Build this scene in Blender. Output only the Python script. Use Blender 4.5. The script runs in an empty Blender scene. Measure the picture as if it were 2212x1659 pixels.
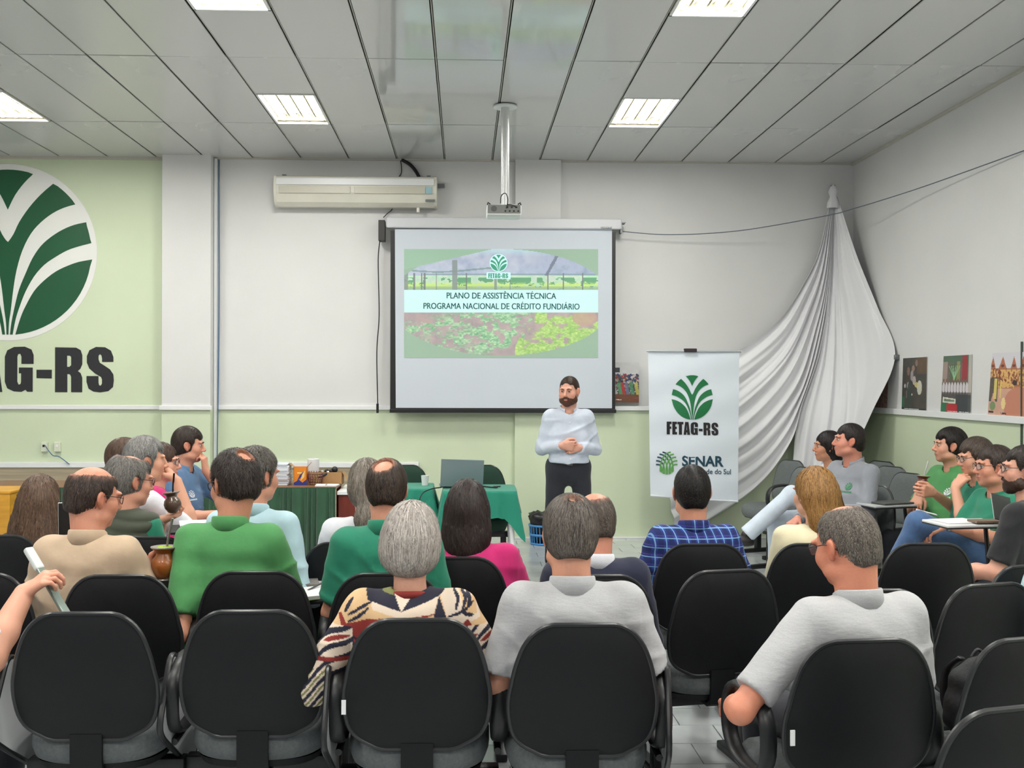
import bpy, bmesh, math, random
import numpy as np
from mathutils import Vector, Matrix
from mathutils.geometry import tessellate_polygon
random.seed(7); RNG = np.random.default_rng(7)
SC = bpy.context.scene; COL = SC.collection
PI = math.pi
# ------------------------------------------------------------------ camera, light, exposure
F = 2212.0; CX = 1069.0; CY = 825.0; HC = 1.65; YAW = 0.0298; ROLL = 0.0025
WY = 10.84                       # depth of the front wall
cam_d = bpy.data.cameras.new('camera'); cam = bpy.data.objects.new('camera', cam_d); COL.objects.link(cam)
cam_d.sensor_width = 36; cam_d.lens = 36.0 * F / 2212.0
cam_d.shift_x = (1106 - CX) / 2212.0; cam_d.shift_y = -(829.5 - CY) / 2212.0
cam_d.clip_start = 0.05
CAMR = (Matrix.Rotation(-YAW, 3, 'Z') @ Matrix.Rotation(PI / 2, 3, 'X') @ Matrix.Rotation(ROLL, 3, 'Z'))
cam.matrix_world = Matrix.Translation((0, 0, HC)) @ CAMR.to_4x4()
SC.camera = cam
SC.view_settings.view_transform = 'Standard'; SC.view_settings.look = 'None'
SC.view_settings.gamma = 1.0; SC.view_settings.use_curve_mapping = False
SC.view_settings.exposure = -0.02
LAMP_W = 40.0                    # watts per ceiling lamp
w = bpy.data.worlds.new('world'); SC.world = w; w.use_nodes = True
w.node_tree.nodes['Background'].inputs[0].default_value = (0.93, 0.97, 1.0, 1)
w.node_tree.nodes['Background'].inputs[1].default_value = 0.36
SC.cycles.max_bounces = 6; SC.cycles.diffuse_bounces = 3; SC.cycles.glossy_bounces = 3
SC.cycles.transmission_bounces = 4; SC.cycles.caustics_reflective = False; SC.cycles.caustics_refractive = False
SC.cycles.use_denoising = True

def ray(px, py):
    v = CAMR @ Vector(((px - CX) / F, -(py - CY) / F, -1.0))
    return v
def P(px, py, Y):
    v = ray(px, py); t = Y / v.y
    return Vector((v.x * t, Y, HC + v.z * t))
def PX(px, py, X):              # point of the pixel's ray on a plane x = X
    v = ray(px, py); t = X / v.x
    return Vector((X, v.y * t, HC + v.z * t))
def PZ(px, py, Z):
    v = ray(px, py); t = (Z - HC) / v.z
    return Vector((v.x * t, v.y * t, Z))
# ------------------------------------------------------------------ colour and materials
def lin(c):
    return tuple(((x / 255.0) / 12.92 if x / 255.0 <= 0.04045 else ((x / 255.0 + 0.055) / 1.055) ** 2.4) for x in c[:3])
MATS = {}
def mat(name, rgb, rough=0.6, metal=0.0, var=0.0, vscale=8.0, bump=0.0, bscale=60.0, stretch=None, vcol=False,
        emit=0.0, spec=0.5, alpha=1.0, sheen=0.0, coat=0.0, sss=0.0, trans=0.0, rvar=0.0, emcol=None):
    if name in MATS: return MATS[name]
    m = bpy.data.materials.new(name); m.use_nodes = True
    nt = m.node_tree; b = nt.nodes['Principled BSDF']; L = nt.links.new
    col = lin(rgb) + (1,)
    b.inputs['Base Color'].default_value = col
    b.inputs['Roughness'].default_value = rough; b.inputs['Metallic'].default_value = metal
    b.inputs['Specular IOR Level'].default_value = spec
    b.inputs['Coat Weight'].default_value = coat
    if sheen: b.inputs['Sheen Weight'].default_value = sheen
    if sss:
        b.inputs['Subsurface Weight'].default_value = sss; b.inputs['Subsurface Scale'].default_value = 0.01
        b.inputs['Subsurface Radius'].default_value = (1, .35, .2)
    if trans: b.inputs['Transmission Weight'].default_value = trans
    if alpha < 1: b.inputs['Alpha'].default_value = alpha
    tc = nt.nodes.new('ShaderNodeTexCoord'); mp = nt.nodes.new('ShaderNodeMapping')
    L(tc.outputs['Object'], mp.inputs[0])
    if stretch: mp.inputs['Scale'].default_value = stretch
    src = None
    if vcol:
        a = nt.nodes.new('ShaderNodeVertexColor'); a.layer_name = 'Col'; src = a.outputs[0]
        L(src, b.inputs['Base Color'])
    if var:
        n = nt.nodes.new('ShaderNodeTexNoise'); n.inputs['Scale'].default_value = vscale; n.inputs['Detail'].default_value = 5
        L(mp.outputs[0], n.inputs['Vector'])
        mr = nt.nodes.new('ShaderNodeMapRange'); mr.inputs[1].default_value = 0.3; mr.inputs[2].default_value = 0.7
        mr.inputs[3].default_value = 1 - var; mr.inputs[4].default_value = 1 + var
        L(n.outputs[0], mr.inputs[0])
        mx = nt.nodes.new('ShaderNodeVectorMath'); mx.operation = 'SCALE'
        if src is not None: L(src, mx.inputs[0])
        else: mx.inputs[0].default_value = col[:3]
        L(mr.outputs[0], mx.inputs['Scale']); L(mx.outputs[0], b.inputs['Base Color']); src = mx.outputs[0]
        if rvar:
            m2 = nt.nodes.new('ShaderNodeMapRange'); m2.inputs[1].default_value = 0.3; m2.inputs[2].default_value = 0.7
            m2.inputs[3].default_value = rough - rvar; m2.inputs[4].default_value = rough + rvar
            L(n.outputs[0], m2.inputs[0]); L(m2.outputs[0], b.inputs['Roughness'])
    if bump:
        n2 = nt.nodes.new('ShaderNodeTexNoise'); n2.inputs['Scale'].default_value = bscale; n2.inputs['Detail'].default_value = 4
        L(mp.outputs[0], n2.inputs['Vector'])
        bp = nt.nodes.new('ShaderNodeBump'); bp.inputs['Strength'].default_value = min(1, bump); bp.inputs['Distance'].default_value = 0.004
        L(n2.outputs[0], bp.inputs['Height']); L(bp.outputs[0], b.inputs['Normal'])
    if emit:
        b.inputs['Emission Strength'].default_value = emit
        if vcol: L(src, b.inputs['Emission Color'])
        else: b.inputs['Emission Color'].default_value = (lin(emcol) + (1,)) if emcol else col
    MATS[name] = m
    return m
# ------------------------------------------------------------------ mesh helpers
class MB:
    def __init__(s): s.v = []; s.f = []; s.c = []
    def add(s, vs, fs, col=None):
        o = len(s.v); s.v += [tuple(x) for x in vs]; s.f += [tuple(i + o for i in f) for f in fs]
        if col is not None or s.c:
            while len(s.c) < o: s.c.append((1, 1, 1))
            s.c += [col or (1, 1, 1)] * len(vs)
        return s
    def box(s, c, d, M=None, bev=0.0):
        x, y, z = [k / 2 for k in d]; c = Vector(c)
        if bev and bev < min(x, y, z):
            bm = bmesh.new(); bmesh.ops.create_cube(bm, size=1)
            for v in bm.verts: v.co = Vector((v.co.x * d[0], v.co.y * d[1], v.co.z * d[2]))
            bmesh.ops.bevel(bm, geom=list(bm.edges), offset=bev, segments=2, affect='EDGES', profile=0.5)
            bm.verts.ensure_lookup_table()
            vs = [v.co.copy() for v in bm.verts]; fs = [[v.index for v in f.verts] for f in bm.faces]
            bm.free()
        else:
            vs = [Vector(p) for p in ((-x,-y,-z),(x,-y,-z),(x,y,-z),(-x,y,-z),(-x,-y,z),(x,-y,z),(x,y,z),(-x,y,z))]
            fs = [(0,3,2,1),(4,5,6,7),(0,1,5,4),(1,2,6,5),(2,3,7,6),(3,0,4,7)]
        if M is not None: vs = [M @ v for v in vs]
        return s.add([v + c for v in vs], fs)
    def box2(s, a, b, bev=0.0):
        return s.box([(a[i] + b[i]) / 2 for i in range(3)], [abs(b[i] - a[i]) for i in range(3)], bev=bev)
    def tube(s, pts, r, n=8, closed=False, cap=True, flat=None):
        pts = [Vector(p) for p in pts]; m = len(pts)
        rs = r if isinstance(r, (list, tuple)) else [r] * m
        up = None; rings = []
        for i, p in enumerate(pts):
            a = pts[(i - 1) % m] if (closed or i > 0) else p
            b = pts[(i + 1) % m] if (closed or i < m - 1) else p
            t = (b - a).normalized()
            if up is None:
                up = t.orthogonal().normalized() if flat is None else (Vector(flat) - t * Vector(flat).dot(t)).normalized()
            up = (up - t * up.dot(t))
            if flat is not None: up = Vector(flat) - t * Vector(flat).dot(t)
            up.normalize(); sd = t.cross(up)
            q = 0.5 if flat is not None else 1.0
            rings.append([p + (up * math.cos(2 * PI * k / n) + sd * q * math.sin(2 * PI * k / n)) * rs[i] for k in range(n)])
        vs = [v for R in rings for v in R]; fs = []
        for i in range(m if closed else m - 1):
            j = (i + 1) % m
            for k in range(n):
                l = (k + 1) % n
                fs.append((i*n+k, i*n+l, j*n+l, j*n+k))
        if cap and not closed:
            fs.append(tuple(range(n))[::-1]); fs.append(tuple((m-1)*n + k for k in range(n)))
        return s.add(vs, fs)
    def lathe(s, prof, c=(0,0,0), n=20, M=None):
        vs = []; fs = []
        for (r, z) in prof:
            for k in range(n):
                v = Vector((r*math.cos(2*PI*k/n), r*math.sin(2*PI*k/n), z))
                if M is not None: v = M @ v
                vs.append(v + Vector(c))
        for i in range(len(prof) - 1):
            for k in range(n):
                l = (k + 1) % n; fs.append((i*n+k, i*n+l, (i+1)*n+l, (i+1)*n+k))
        if prof[0][0] > 1e-4: fs.append(tuple(range(n))[::-1])
        if prof[-1][0] > 1e-4: fs.append(tuple((len(prof)-1)*n+k for k in range(n)))
        return s.add(vs, fs)
    def prism(s, poly, fn, th):
        """poly: 2D outline, fn(x,y,d)->3D point, th thickness"""
        n = len(poly)
        vs = [fn(x, y, 0) for x, y in poly] + [fn(x, y, th) for x, y in poly]
        tris = tessellate_polygon([[Vector((x, y, 0)) for x, y in poly]])
        fs = [tuple(t) for t in tris] + [tuple(i + n for i in t[::-1]) for t in tris]
        fs += [(i, (i+1) % n, (i+1) % n + n, i + n) for i in range(n)]
        return s.add(vs, fs)
    def grid(s, fn, nu, nv, closed_u=False):
        vs = [fn(i / nu, j / nv) for j in range(nv + 1) for i in range(nu + 1)]
        fs = [(j*(nu+1)+i, j*(nu+1)+i+1, (j+1)*(nu+1)+i+1, (j+1)*(nu+1)+i) for j in range(nv) for i in range(nu)]
        return s.add(vs, fs)
    def mesh(s, name):
        me = bpy.data.meshes.new(name); me.from_pydata(s.v, [], s.f); me.update()
        if s.c:
            while len(s.c) < len(s.v): s.c.append((1, 1, 1))
            a = me.color_attributes.new('Col', 'FLOAT_COLOR', 'POINT')
            arr = np.ones((len(s.v), 4), np.float32); arr[:, :3] = np.array(s.c); a.data.foreach_set('color', arr.ravel())
        return me
    def build(s, name, m, parent=None, smooth=False, loc=None, rot=None, fix=True):
        me = s.mesh(name)
        if fix:
            bm = bmesh.new(); bm.from_mesh(me); bmesh.ops.recalc_face_normals(bm, faces=bm.faces); bm.to_mesh(me); bm.free()
        return link(name, me, m, parent, smooth, loc, rot)
def link(name, me, m, parent=None, smooth=False, loc=None, rot=None):
    if m is not None and not me.materials: me.materials.append(m)
    if smooth:
        me.polygons.foreach_set('use_smooth', [True] * len(me.polygons))
        if smooth == 'a': me.set_sharp_from_angle(angle=math.radians(38))
    o = bpy.data.objects.new(name, me); COL.objects.link(o)
    if loc is not None: o.location = loc
    if rot is not None: o.rotation_euler = rot
    if parent is not None: o.parent = parent
    return o
def empty(name, loc=(0,0,0), rz=0.0):
    o = bpy.data.objects.new(name, None); COL.objects.link(o); o.location = loc; o.rotation_euler = (0, 0, rz)
    o.empty_display_size = 0.1
    return o
def tag(o, label, cat, group=None, kind=None):
    o['label'] = label; o['category'] = cat
    if group: o['group'] = group
    if kind: o['kind'] = kind
    return o
def struct(o):
    o['kind'] = 'structure'; return o
def sphere_mb(c, r, n=12, mb=None):
    mb = mb or MB(); r = r if isinstance(r, (tuple, list)) else (r, r, r)
    prof = [(math.sin(PI*i/n), -math.cos(PI*i/n)) for i in range(n+1)]
    prof[0] = (1e-5, -1); prof[-1] = (1e-5, 1)
    vs = []; fs = []; m = n + 4
    for (q, z) in prof:
        for k in range(m): vs.append((c[0]+r[0]*q*math.cos(2*PI*k/m), c[1]+r[1]*q*math.sin(2*PI*k/m), c[2]+r[2]*z))
    for i in range(n):
        for k in range(m):
            l = (k+1) % m; fs.append((i*m+k, i*m+l, (i+1)*m+l, (i+1)*m+k))
    return mb.add(vs, fs)
def smoothline(pts, n=8):
    """Catmull-Rom through points"""
    pts = [np.array(p, float) for p in pts]; out = []
    for i in range(len(pts) - 1):
        p0 = pts[max(i-1, 0)]; p1 = pts[i]; p2 = pts[i+1]; p3 = pts[min(i+2, len(pts)-1)]
        for k in range(n):
            t = k / n
            out.append(0.5*((2*p1) + (-p0+p2)*t + (2*p0-5*p1+4*p2-p3)*t*t + (-p0+3*p1-3*p2+p3)*t**3))
    out.append(pts[-1]); return out
def text_mesh(s, bold=0.0, sx=1.0, size=1.0, extrude=0.0):
    cu = bpy.data.curves.new('t', 'FONT'); cu.body = s; cu.size = size; cu.offset = bold; cu.extrude = extrude
    cu.align_x = 'LEFT'; cu.resolution_u = 4
    o = bpy.data.objects.new('t', cu); COL.objects.link(o)
    dg = bpy.context.evaluated_depsgraph_get(); me = bpy.data.meshes.new_from_object(o.evaluated_get(dg))
    bpy.data.objects.remove(o); bpy.data.curves.remove(cu)
    n = len(me.vertices); co = np.empty(n*3, np.float32); me.vertices.foreach_get('co', co); co = co.reshape(-1, 3)
    co[:, 0] *= sx
    fs = [tuple(p.vertices) for p in me.polygons]; bpy.data.meshes.remove(me)
    return co, fs
def text_into(mb, s, origin, xdir, ydir, height, width=None, bold=0.0, off=(0,0,0)):
    """fit text: cap height = height, total width = width, from origin (left baseline)"""
    co, fs = text_mesh(s, bold=bold)
    cap = text_mesh('H', bold=bold)[0][:, 1].max()
    x0, x1 = co[:, 0].min(), co[:, 0].max()
    sy = height / cap; sx = (width / (x1 - x0)) if width else sy
    o = Vector(origin) + Vector(off); X = Vector(xdir); Yd = Vector(ydir)
    mb.add([o + X * ((c[0] - x0) * sx) + Yd * (c[1] * sy) for c in co], fs)
# ------------------------------------------------------------------ palm logo (unit circle) and block letters
def _n(p): return ((p[0] - 41) / 503.0, (674 - p[1]) / 503.0)
def arc(p, q, n=10, short=True):
    a = math.atan2(p[1], p[0]); b = math.atan2(q[1], q[0])
    while b - a > PI: b -= 2*PI
    while b - a < -PI: b += 2*PI
    return [(math.cos(a+(b-a)*i/n), math.sin(a+(b-a)*i/n)) for i in range(n+1)]
def curve2(pts, n=3): return [tuple(p) for p in smoothline([_n(q) for q in pts], n)]
def palm_polys():
    out = []
    v = curve2([(41,415),(85,325),(140,250),(192,198)])
    top = v + arc(v[-1], (-v[-1][0], v[-1][1]), 10)[1:] + [(-x, y) for x, y in v[::-1]][1:-1]
    out.append(top)
    up = curve2([(43,612),(75,565),(110,490),(170,400),(240,320),(313,255)])
    lo = curve2([(447,380),(380,400),(310,435),(240,490),(180,560),(130,660),(95,780),(75,900),(60,1030),(50,1100),(47,1175)])
    right = up + arc(up[-1], lo[0], 6)[1:-1] + lo
    out.append(right + [(-x, y) for x, y in right[::-1]][:-1])
    u3 = curve2([(513,488),(440,505),(370,535),(300,580),(240,635),(190,710),(150,800),(110,900),(85,1000),(65,1100),(56,1175)])
    l3 = curve2([(72,1175),(90,1080),(115,1000),(150,910),(200,820),(260,750),(330,700),(400,660),(470,635),(545,615)])
    leaf3 = u3 + l3 + arc(l3[-1], u3[0], 5)[1:-1]
    u4 = curve2([(550,715),(470,730),(400,755),(330,790),(260,845),(200,910),(150,1000),(120,1070),(88,1175)])
    leaf4 = u4 + arc(u4[-1], u4[0], 16)[1:-1]
    for L_ in (leaf3, leaf4):
        out.append(L_); out.append([(-x, y) for x, y in L_[::-1]])
    return out
PALM = palm_polys()
GLYPH = {   # outline, hole ; 272 units tall, y down from 1240
 'F': ([(-545,1240),(-430,1240),(-430,1292),(-470,1292),(-470,1345),(-436,1345),(-436,1395),(-470,1395),(-470,1512),(-545,1512)], None),
 'E': ([(-412,1240),(-302,1240),(-302,1292),(-338,1292),(-338,1345),(-306,1345),(-306,1395),(-338,1395),(-338,1458),(-300,1458),(-300,1512),(-412,1512)], None),
 'T': ([(-290,1240),(-150,1240),(-150,1292),(-183,1292),(-183,1512),(-257,1512),(-257,1292),(-290,1292)], None),
 'A': ([(-145,1512),(-108,1240),(-28,1240),(10,1512),(-58,1512),(-62,1462),(-76,1462),(-80,1512)], [(-69,1305),(-62,1412),(-76,1412)]),
 'G': ([(193,1510),(160,1510),(150,1498),(125,1511),(80,1508),(40,1490),(25,1450),(25,1300),(40,1262),(80,1242),(145,1240),(185,1257),(198,1290),(198,1343),(125,1343),(125,1300),(118,1283),(105,1285),(100,1300),(100,1450),(108,1468),(120,1463),(123,1450),(123,1400),(110,1400),(110,1365),(193,1365)], None),
 '-': ([(216,1378),(308,1378),(308,1430),(216,1428)], None),
 'R': ([(328,1243),(455,1245),(482,1260),(492,1290),(492,1345),(480,1372),(465,1385),(482,1398),(492,1425),(492,1512),(425,1512),(425,1420),(418,1405),(402,1403),(402,1512),(328,1512)], [(400,1293),(418,1293),(425,1302),(425,1350),(415,1360),(400,1360)]),
 'S': ([(680,1330),(680,1300),(665,1262),(630,1242),(575,1240),(535,1260),(520,1295),(520,1335),(535,1370),(570,1400),(605,1420),(612,1435),(612,1460),(604,1473),(594,1470),(590,1455),(590,1415),(518,1415),(518,1450),(530,1490),(560,1508),(600,1513),(650,1505),(678,1480),(683,1440),(680,1405),(660,1375),(630,1355),(598,1335),(590,1315),(590,1293),(598,1283),(608,1290),(612,1310),(612,1330)], None)}
def glyph_into(mb, ch, fn, th):
    """fn(x,y,d) takes units of letter height, origin x = logo centre, y up from baseline"""
    out, hole = GLYPH[ch]; nz = lambda q: ((q[0] - 41) / 272.0, (1512 - q[1]) / 272.0)
    rings = [[nz(q) for q in out]] + ([[nz(q) for q in hole]] if hole else [])
    flat = [q for r in rings for q in r]; n = len(flat)
    tris = tessellate_polygon([[Vector((x, y, 0)) for x, y in r] for r in rings])
    vs = [fn(x, y, 0) for x, y in flat] + [fn(x, y, th) for x, y in flat]
    fs = [tuple(t) for t in tris] + [tuple(i + n for i in t[::-1]) for t in tris]
    o = 0
    for r in rings:
        m = len(r); fs += [(o+i, o+(i+1) % m, o+(i+1) % m + n, o+i+n) for i in range(m)]; o += m
    mb.add(vs, fs)
# ------------------------------------------------------------------ the room
ZC = P(1500, 351, WY).z; WX = P(1843, 600, WY).x; XL = -7.2; YB = -2.2
ZR = P(700, 881, WY).z           # chair rail height
white = mat('wall_white', (221,221,220), .55, var=.03, vscale=1.2, bump=.25, bscale=18)
green = mat('wall_green', (210,222,192), .55, var=.03, vscale=1.5, bump=.2, bscale=18)
trimw = mat('trim_white', (236,237,237), .35)
dark = mat('black_plastic', (22,23,25), .42)
steel = mat('grey_steel', (120,122,124), .38, .8)
wf = struct(MB().box2((XL, WY, ZR), (WX, WY + .2, ZC + .3)).build('wall_front', white))
struct(MB().box2((XL, WY - .001, 0), (WX, WY + .2, ZR)).build('painted_lower_band', green, wf)); wf.children[0]['label'] = 'pale green lower part of the wall'
XC0, XC1 = P(350, 600, WY - .16).x, P(455, 600, WY - .16).x
MB().box2((XL, WY - .012, ZR), (XC0, WY + .05, ZC + .05)).build('painted_upper_panel', green, wf)['label'] = 'green upper wall behind the painted logo'
wr = struct(MB().box2((WX, YB, ZR), (WX + .2, WY + .2, ZC + .3)).build('wall_right', white))
MB().box2((WX - .001, YB, 0), (WX + .2, WY, ZR)).build('painted_lower_band', green, wr)['label'] = 'pale green lower part of the wall'
struct(MB().box2((XL - .2, YB, 0), (XL, WY + .2, ZC + .3)).build('wall_left', white))
# pilasters
pl = struct(MB().box2((XC0, WY - .16, ZR), (XC1, WY + .02, ZC)).build('wall_column', white))
MB().box2((XC0, WY - .1605, 0), (XC1, WY + .02, ZR)).build('painted_lower_band', green, pl)
XD0, XD1 = P(1113, 600, WY - .07).x, P(1211, 600, WY - .07).x
p2 = struct(MB().box2((XD0, WY - .07, ZR), (XD1, WY + .02, ZC)).build('wall_pilaster', white))
MB().box2((XD0, WY - .071, 0), (WX - .002, WY + .02, ZR - .005)).build('painted_lower_band', green, p2)
# rails
struct(MB().box2((XL, WY - .03, ZR - .02), (XC0, WY, ZR + .025), .004).box2((XC0 - .02, WY - .19, ZR - .02), (XC1 + .02, WY - .15, ZR + .025), .004)
       .box2((XC1, WY - .03, ZR - .02), (XD0, WY, ZR + .025), .004).box2((XD0, WY - .1, ZR - .02), (WX, WY - .05, ZR + .025), .004).build('trim_1', trimw))
struct(MB().box2((WX - .03, YB, ZR - .025), (WX, WY - .1, ZR + .03), .004).build('trim_2', trimw))
zb = P(1350, 1156, WY).z
struct(MB().box2((XD0, WY - .09, 0), (WX, WY - .07, zb - .005), .003).box2((1.0, WY-.03, 0), (XD0, WY, zb), .003).build('baseboard_front', trimw))
struct(MB().box2((WX - .02, YB, 0), (WX, WY - .1, zb), .003).build('baseboard_right', trimw))
# wood-grain dado below the white strip, left of the screen
zt0, zt1 = P(500, 1009, WY).z, P(500, 998, WY).z
xd = P(905, 1000, WY).x
wood = mat('grey_oak_laminate', (171,158,134), .45, var=.22, vscale=3.0, stretch=(.35, 1, 14), bump=.1, bscale=20)
dd = struct(MB().box2((XL, WY - .05, 0), (xd, WY, zt0)).build('wall_dado', wood))
dd['label'] = 'wood-grain laminate band low on the front wall'
struct(MB().box2((XL, WY - .065, zt0), (xd, WY, zt1), .004).build('trim_3', trimw))
# ceiling
W_ = .502; X0_ = .289
ceilb = struct(MB().box2((XL, YB, ZC + .22), (WX + .2, WY + .2, ZC + .3)).build('ceiling', mat('ceiling_void', (60,58,54), .9)))
pan = mat('ceiling_pvc', (206,207,206), .24, var=.012, vscale=.9, bump=.03, bscale=1.2, stretch=(1,.5,1), spec=.45, rvar=.05)
pang = mat('ceiling_pvc_glossy', (198,200,198), .07, var=.02, vscale=.9, bump=.05, bscale=2.0, stretch=(1,.6,1), spec=.7)
rows = [9.36 - 1.9 * i for i in range(-1, 7)]; rows[0] = WY
lampc = [(-9, 0), (-4, 0), (2, 0), (-9, 1), (-4, 1), (2, 1), (-9, 2), (-4, 2), (2, 2), (-9, 3), (-4, 3), (2, 3), (6, 2), (6, 3)]
LB = []
for (k, r) in lampc:
    y1 = 9.36 - 2.85 * r; LB.append((k, y1 - .95, y1))
pm = {}
for k in range(-15, 8):
    xa, xb = X0_ + W_ * k, X0_ + W_ * (k + 1); xb = min(xb, WX)
    if xb - xa < .05: continue
    for j in range(len(rows) - 1):
        segs = [(max(rows[j+1], YB), rows[j])]
        for (kk, a, b) in LB:
            if kk == k:
                ns = []
                for (s0, s1) in segs:
                    if b <= s0 + .01 or a >= s1 - .01: ns.append((s0, s1)); continue
                    if a > s0 + .02: ns.append((s0, a))
                    if b < s1 - .02: ns.append((b, s1))
                segs = ns
        for (s0, s1) in segs:
            gl_ = k in (-1, 0, -2); key = (round(xb - xa, 3), round(s1 - s0, 3), gl_)
            if key not in pm:
                lx, ly, _g = key; g1, g2 = .010, .006
                m_ = MB().box((0, 0, .008), (lx - 2*g1, ly - 2*g2, .012), bev=.003)
                pm[key] = m_.mesh('ceiling_panel'); pm[key].materials.append(pang if gl_ else pan)
            o = link('ceiling_panel', pm[key], None, ceilb)
            o.location = ((xa+xb)/2, (s0+s1)/2, ZC + random.uniform(-.002, .002)); o.rotation_euler = (random.uniform(-.003,.003), random.uniform(-.007,.007), 0)
tb = MB()
for k in range(-14, 8):
    x = X0_ + W_ * k
    tb.box2((x - .004, YB, ZC + .012), (x + .004, WY, ZC + .03))
tb.build('ceiling_rail', mat('rail_grey', (190,188,178), .5), ceilb)
tb = MB()
for y in rows[1:]: tb.box2((XL, y - .01, ZC + .016), (WX, y + .01, ZC + .03))
tb.build('ceiling_cross_rail', mat('rail_dark', (90,86,78), .6), ceilb)
struct(MB().box2((XL, WY - .035, ZC - .03), (XC0, WY, ZC + .01), .003).box2((XC1, WY - .03, ZC - .012), (WX, WY, ZC + .01), .003)
       .box2((WX - .03, YB, ZC - .02), (WX, WY, ZC + .01), .003).build('trim_4', mat('ceiling_trim', (196,192,180), .5)))
# floor
fl = struct(MB().box2((XL, YB, -.1), (WX + .2, WY + .2, -.006)).build('floor', mat('grout', (92,94,96), .8)))
tile = mat('floor_tile', (193,197,198), .22, var=.06, vscale=2.5, bump=.05, bscale=8, coat=.2)
tm = MB().box((0, 0, -.0035), (.496, .246, .007), bev=.0015).mesh('floor_tile'); tm.materials.append(tile)
rest = MB(); nt_ = 0
for j in range(-27, 26):
    ya = 4.652 + .25 * j
    if ya > WY or ya < YB: continue
    off = .04 if j % 2 else .20
    for i in range(-16, 9):
        xa = off + .5 * i
        if xa > WX or xa < XL: continue
        if (2.9 < ya < 5.3 and -.9 < xa < 2.0) or (7.3 < ya and .0 < xa < 2.4) or (5.4 <= ya <= 7.3 and .9 < xa < 2.5):
            o = link('floor_tile', tm, None, fl); o.location = (xa + .25, ya + .125, 0); nt_ += 1
        else:
            rest.add([(xa+.002, ya+.002, 0), (xa+.498, ya+.002, 0), (xa+.498, ya+.248, 0), (xa+.002, ya+.248, 0)], [(0,1,2,3)])
ro = rest.build('floor_tiles_far', tile, fl); ro['kind'] = 'stuff'
# ------------------------------------------------------------------ ceiling lamps
tubem = mat('lamp_tube', (255,252,240), .3, emit=22.0)
housm = mat('lamp_reflector', (252,248,226), .35)
L_lab = {(-9,0):'fluorescent ceiling light cut by the left edge of the picture', (-4,0):'fluorescent ceiling light left of the projector, nearest the air conditioner',
 (2,0):'fluorescent ceiling light right of the projector pole', (-4,1):'fluorescent ceiling light cut by the top edge, left of centre', (2,1):'fluorescent ceiling light cut by the top edge, right of centre'}
def lamp(k, r, a, b):
    xa, xb = X0_ + W_*k + .012, X0_ + W_*(k+1) - .012; xc = (xa+xb)/2; yc = (a+b)/2
    e = empty('ceiling_light', (xc, yc, ZC)); hx, hy = (xb-xa)/2, (b-a)/2
    tag(e, L_lab.get((k, r), 'fluorescent ceiling light in row %d behind the picture, column %d' % (r, k+10) if 0 else 'fluorescent ceiling light out of view above the audience'), 'ceiling light', 'square fluorescent ceiling lights')
    m = MB(); t = .006
    m.box2((-hx, -hy, .1), (hx, hy, .106)); m.box2((-hx, -hy, 0), (-hx+t, hy, .1)); m.box2((hx-t, -hy, 0), (hx, hy, .1))
    m.box2((-hx, -hy, 0), (hx, -hy+t, .1)); m.box2((-hx, hy-t, 0), (hx, hy, .1))
    m.build('lamp_housing', housm, e)
    fr = MB(); g = .014
    fr.box2((-hx-.004,-hy-.004,-.004),(hx+.004,-hy+g,.001)).box2((-hx-.004,hy-g,-.004),(hx+.004,hy+.004,.001)).box2((-hx-.004,-hy,-.004),(-hx+g,hy,.001)).box2((hx-g,-hy,-.004),(hx+.004,hy,.001))
    fr.build('lamp_frame', trimw, e)
    for i in range(4):
        x = (-.375 + .25*i) * 2 * hx * .96
        mm = MB(); n = 14
        mm.grid(lambda u, v, x=x: (x + (u-.5)*.1, -hy+.02 + v*(2*hy-.04), .085 - .03*math.cos((u-.5)*PI)**1 * (-1) - .03), 6, 1)
        mm.build('reflector_trough', housm, e, smooth=True)
        MB().tube([(x, -hy+.06, .04), (x, hy-.06, .04)], .014, 8).build('tube_lamp', tubem, e, smooth=True)
        MB().box((x, hy-.045, .045), (.03, .03, .05)).build('lamp_holder', trimw, e); MB().box((x, -hy+.045, .045), (.03, .03, .05)).build('lamp_holder', trimw, e)
    l = bpy.data.lights.new('lamp_light', 'AREA'); l.shape = 'RECTANGLE'; l.size = 2*hx - .03; l.size_y = 2*hy - .16
    l.energy = LAMP_W; l.color = (1.0, .995, .98)
    o = bpy.data.objects.new('lamp_light', l); COL.objects.link(o); o.parent = e; o.location = (0, -.06, .022)
for (k, r), (kk, a, b) in zip(lampc, LB): lamp(k, r, a, b)
# ------------------------------------------------------------------ painted logo on the left wall
yl = WY - .0125
c0 = P(17, 545, yl); rr = (P(210, 545, yl) - P(17, 545, yl)).length
e = empty('wall_logo', c0); tag(e, 'large round green and white palm emblem over black letters painted on the green wall', 'painted sign')
wd = MB(); wd.prism([(math.cos(2*PI*i/72)*rr, math.sin(2*PI*i/72)*rr) for i in range(72)], lambda x, y, d: (x, -d, y), .003)
wd.build('white_disc', mat('logo_white', (238,238,234), .5), e)
gm = mat('logo_green', (22,84,52), .45, var=.05, vscale=3)
for pl_ in PALM:
    MB().prism([(x*rr*.935, y*rr*.935) for x, y in pl_], lambda x, y, d: (x, -.0035-d, y), .002).build('palm_leaf', gm, e)
hl = (P(100, 749, yl).z - P(100, 847, yl).z); zb_ = P(100, 847, yl).z - c0.z
lx = (P(246, 800, yl).x - c0.x) / ((683-41)/272.0)
lm = mat('letter_black', (38,38,42), .5)
for ch in 'FETAG-RS':
    m = MB(); glyph_into(m, ch, lambda x, y, d: (x*lx, -d-.0002, zb_ + y*hl), .003); m.build('letter', lm, e)
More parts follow.
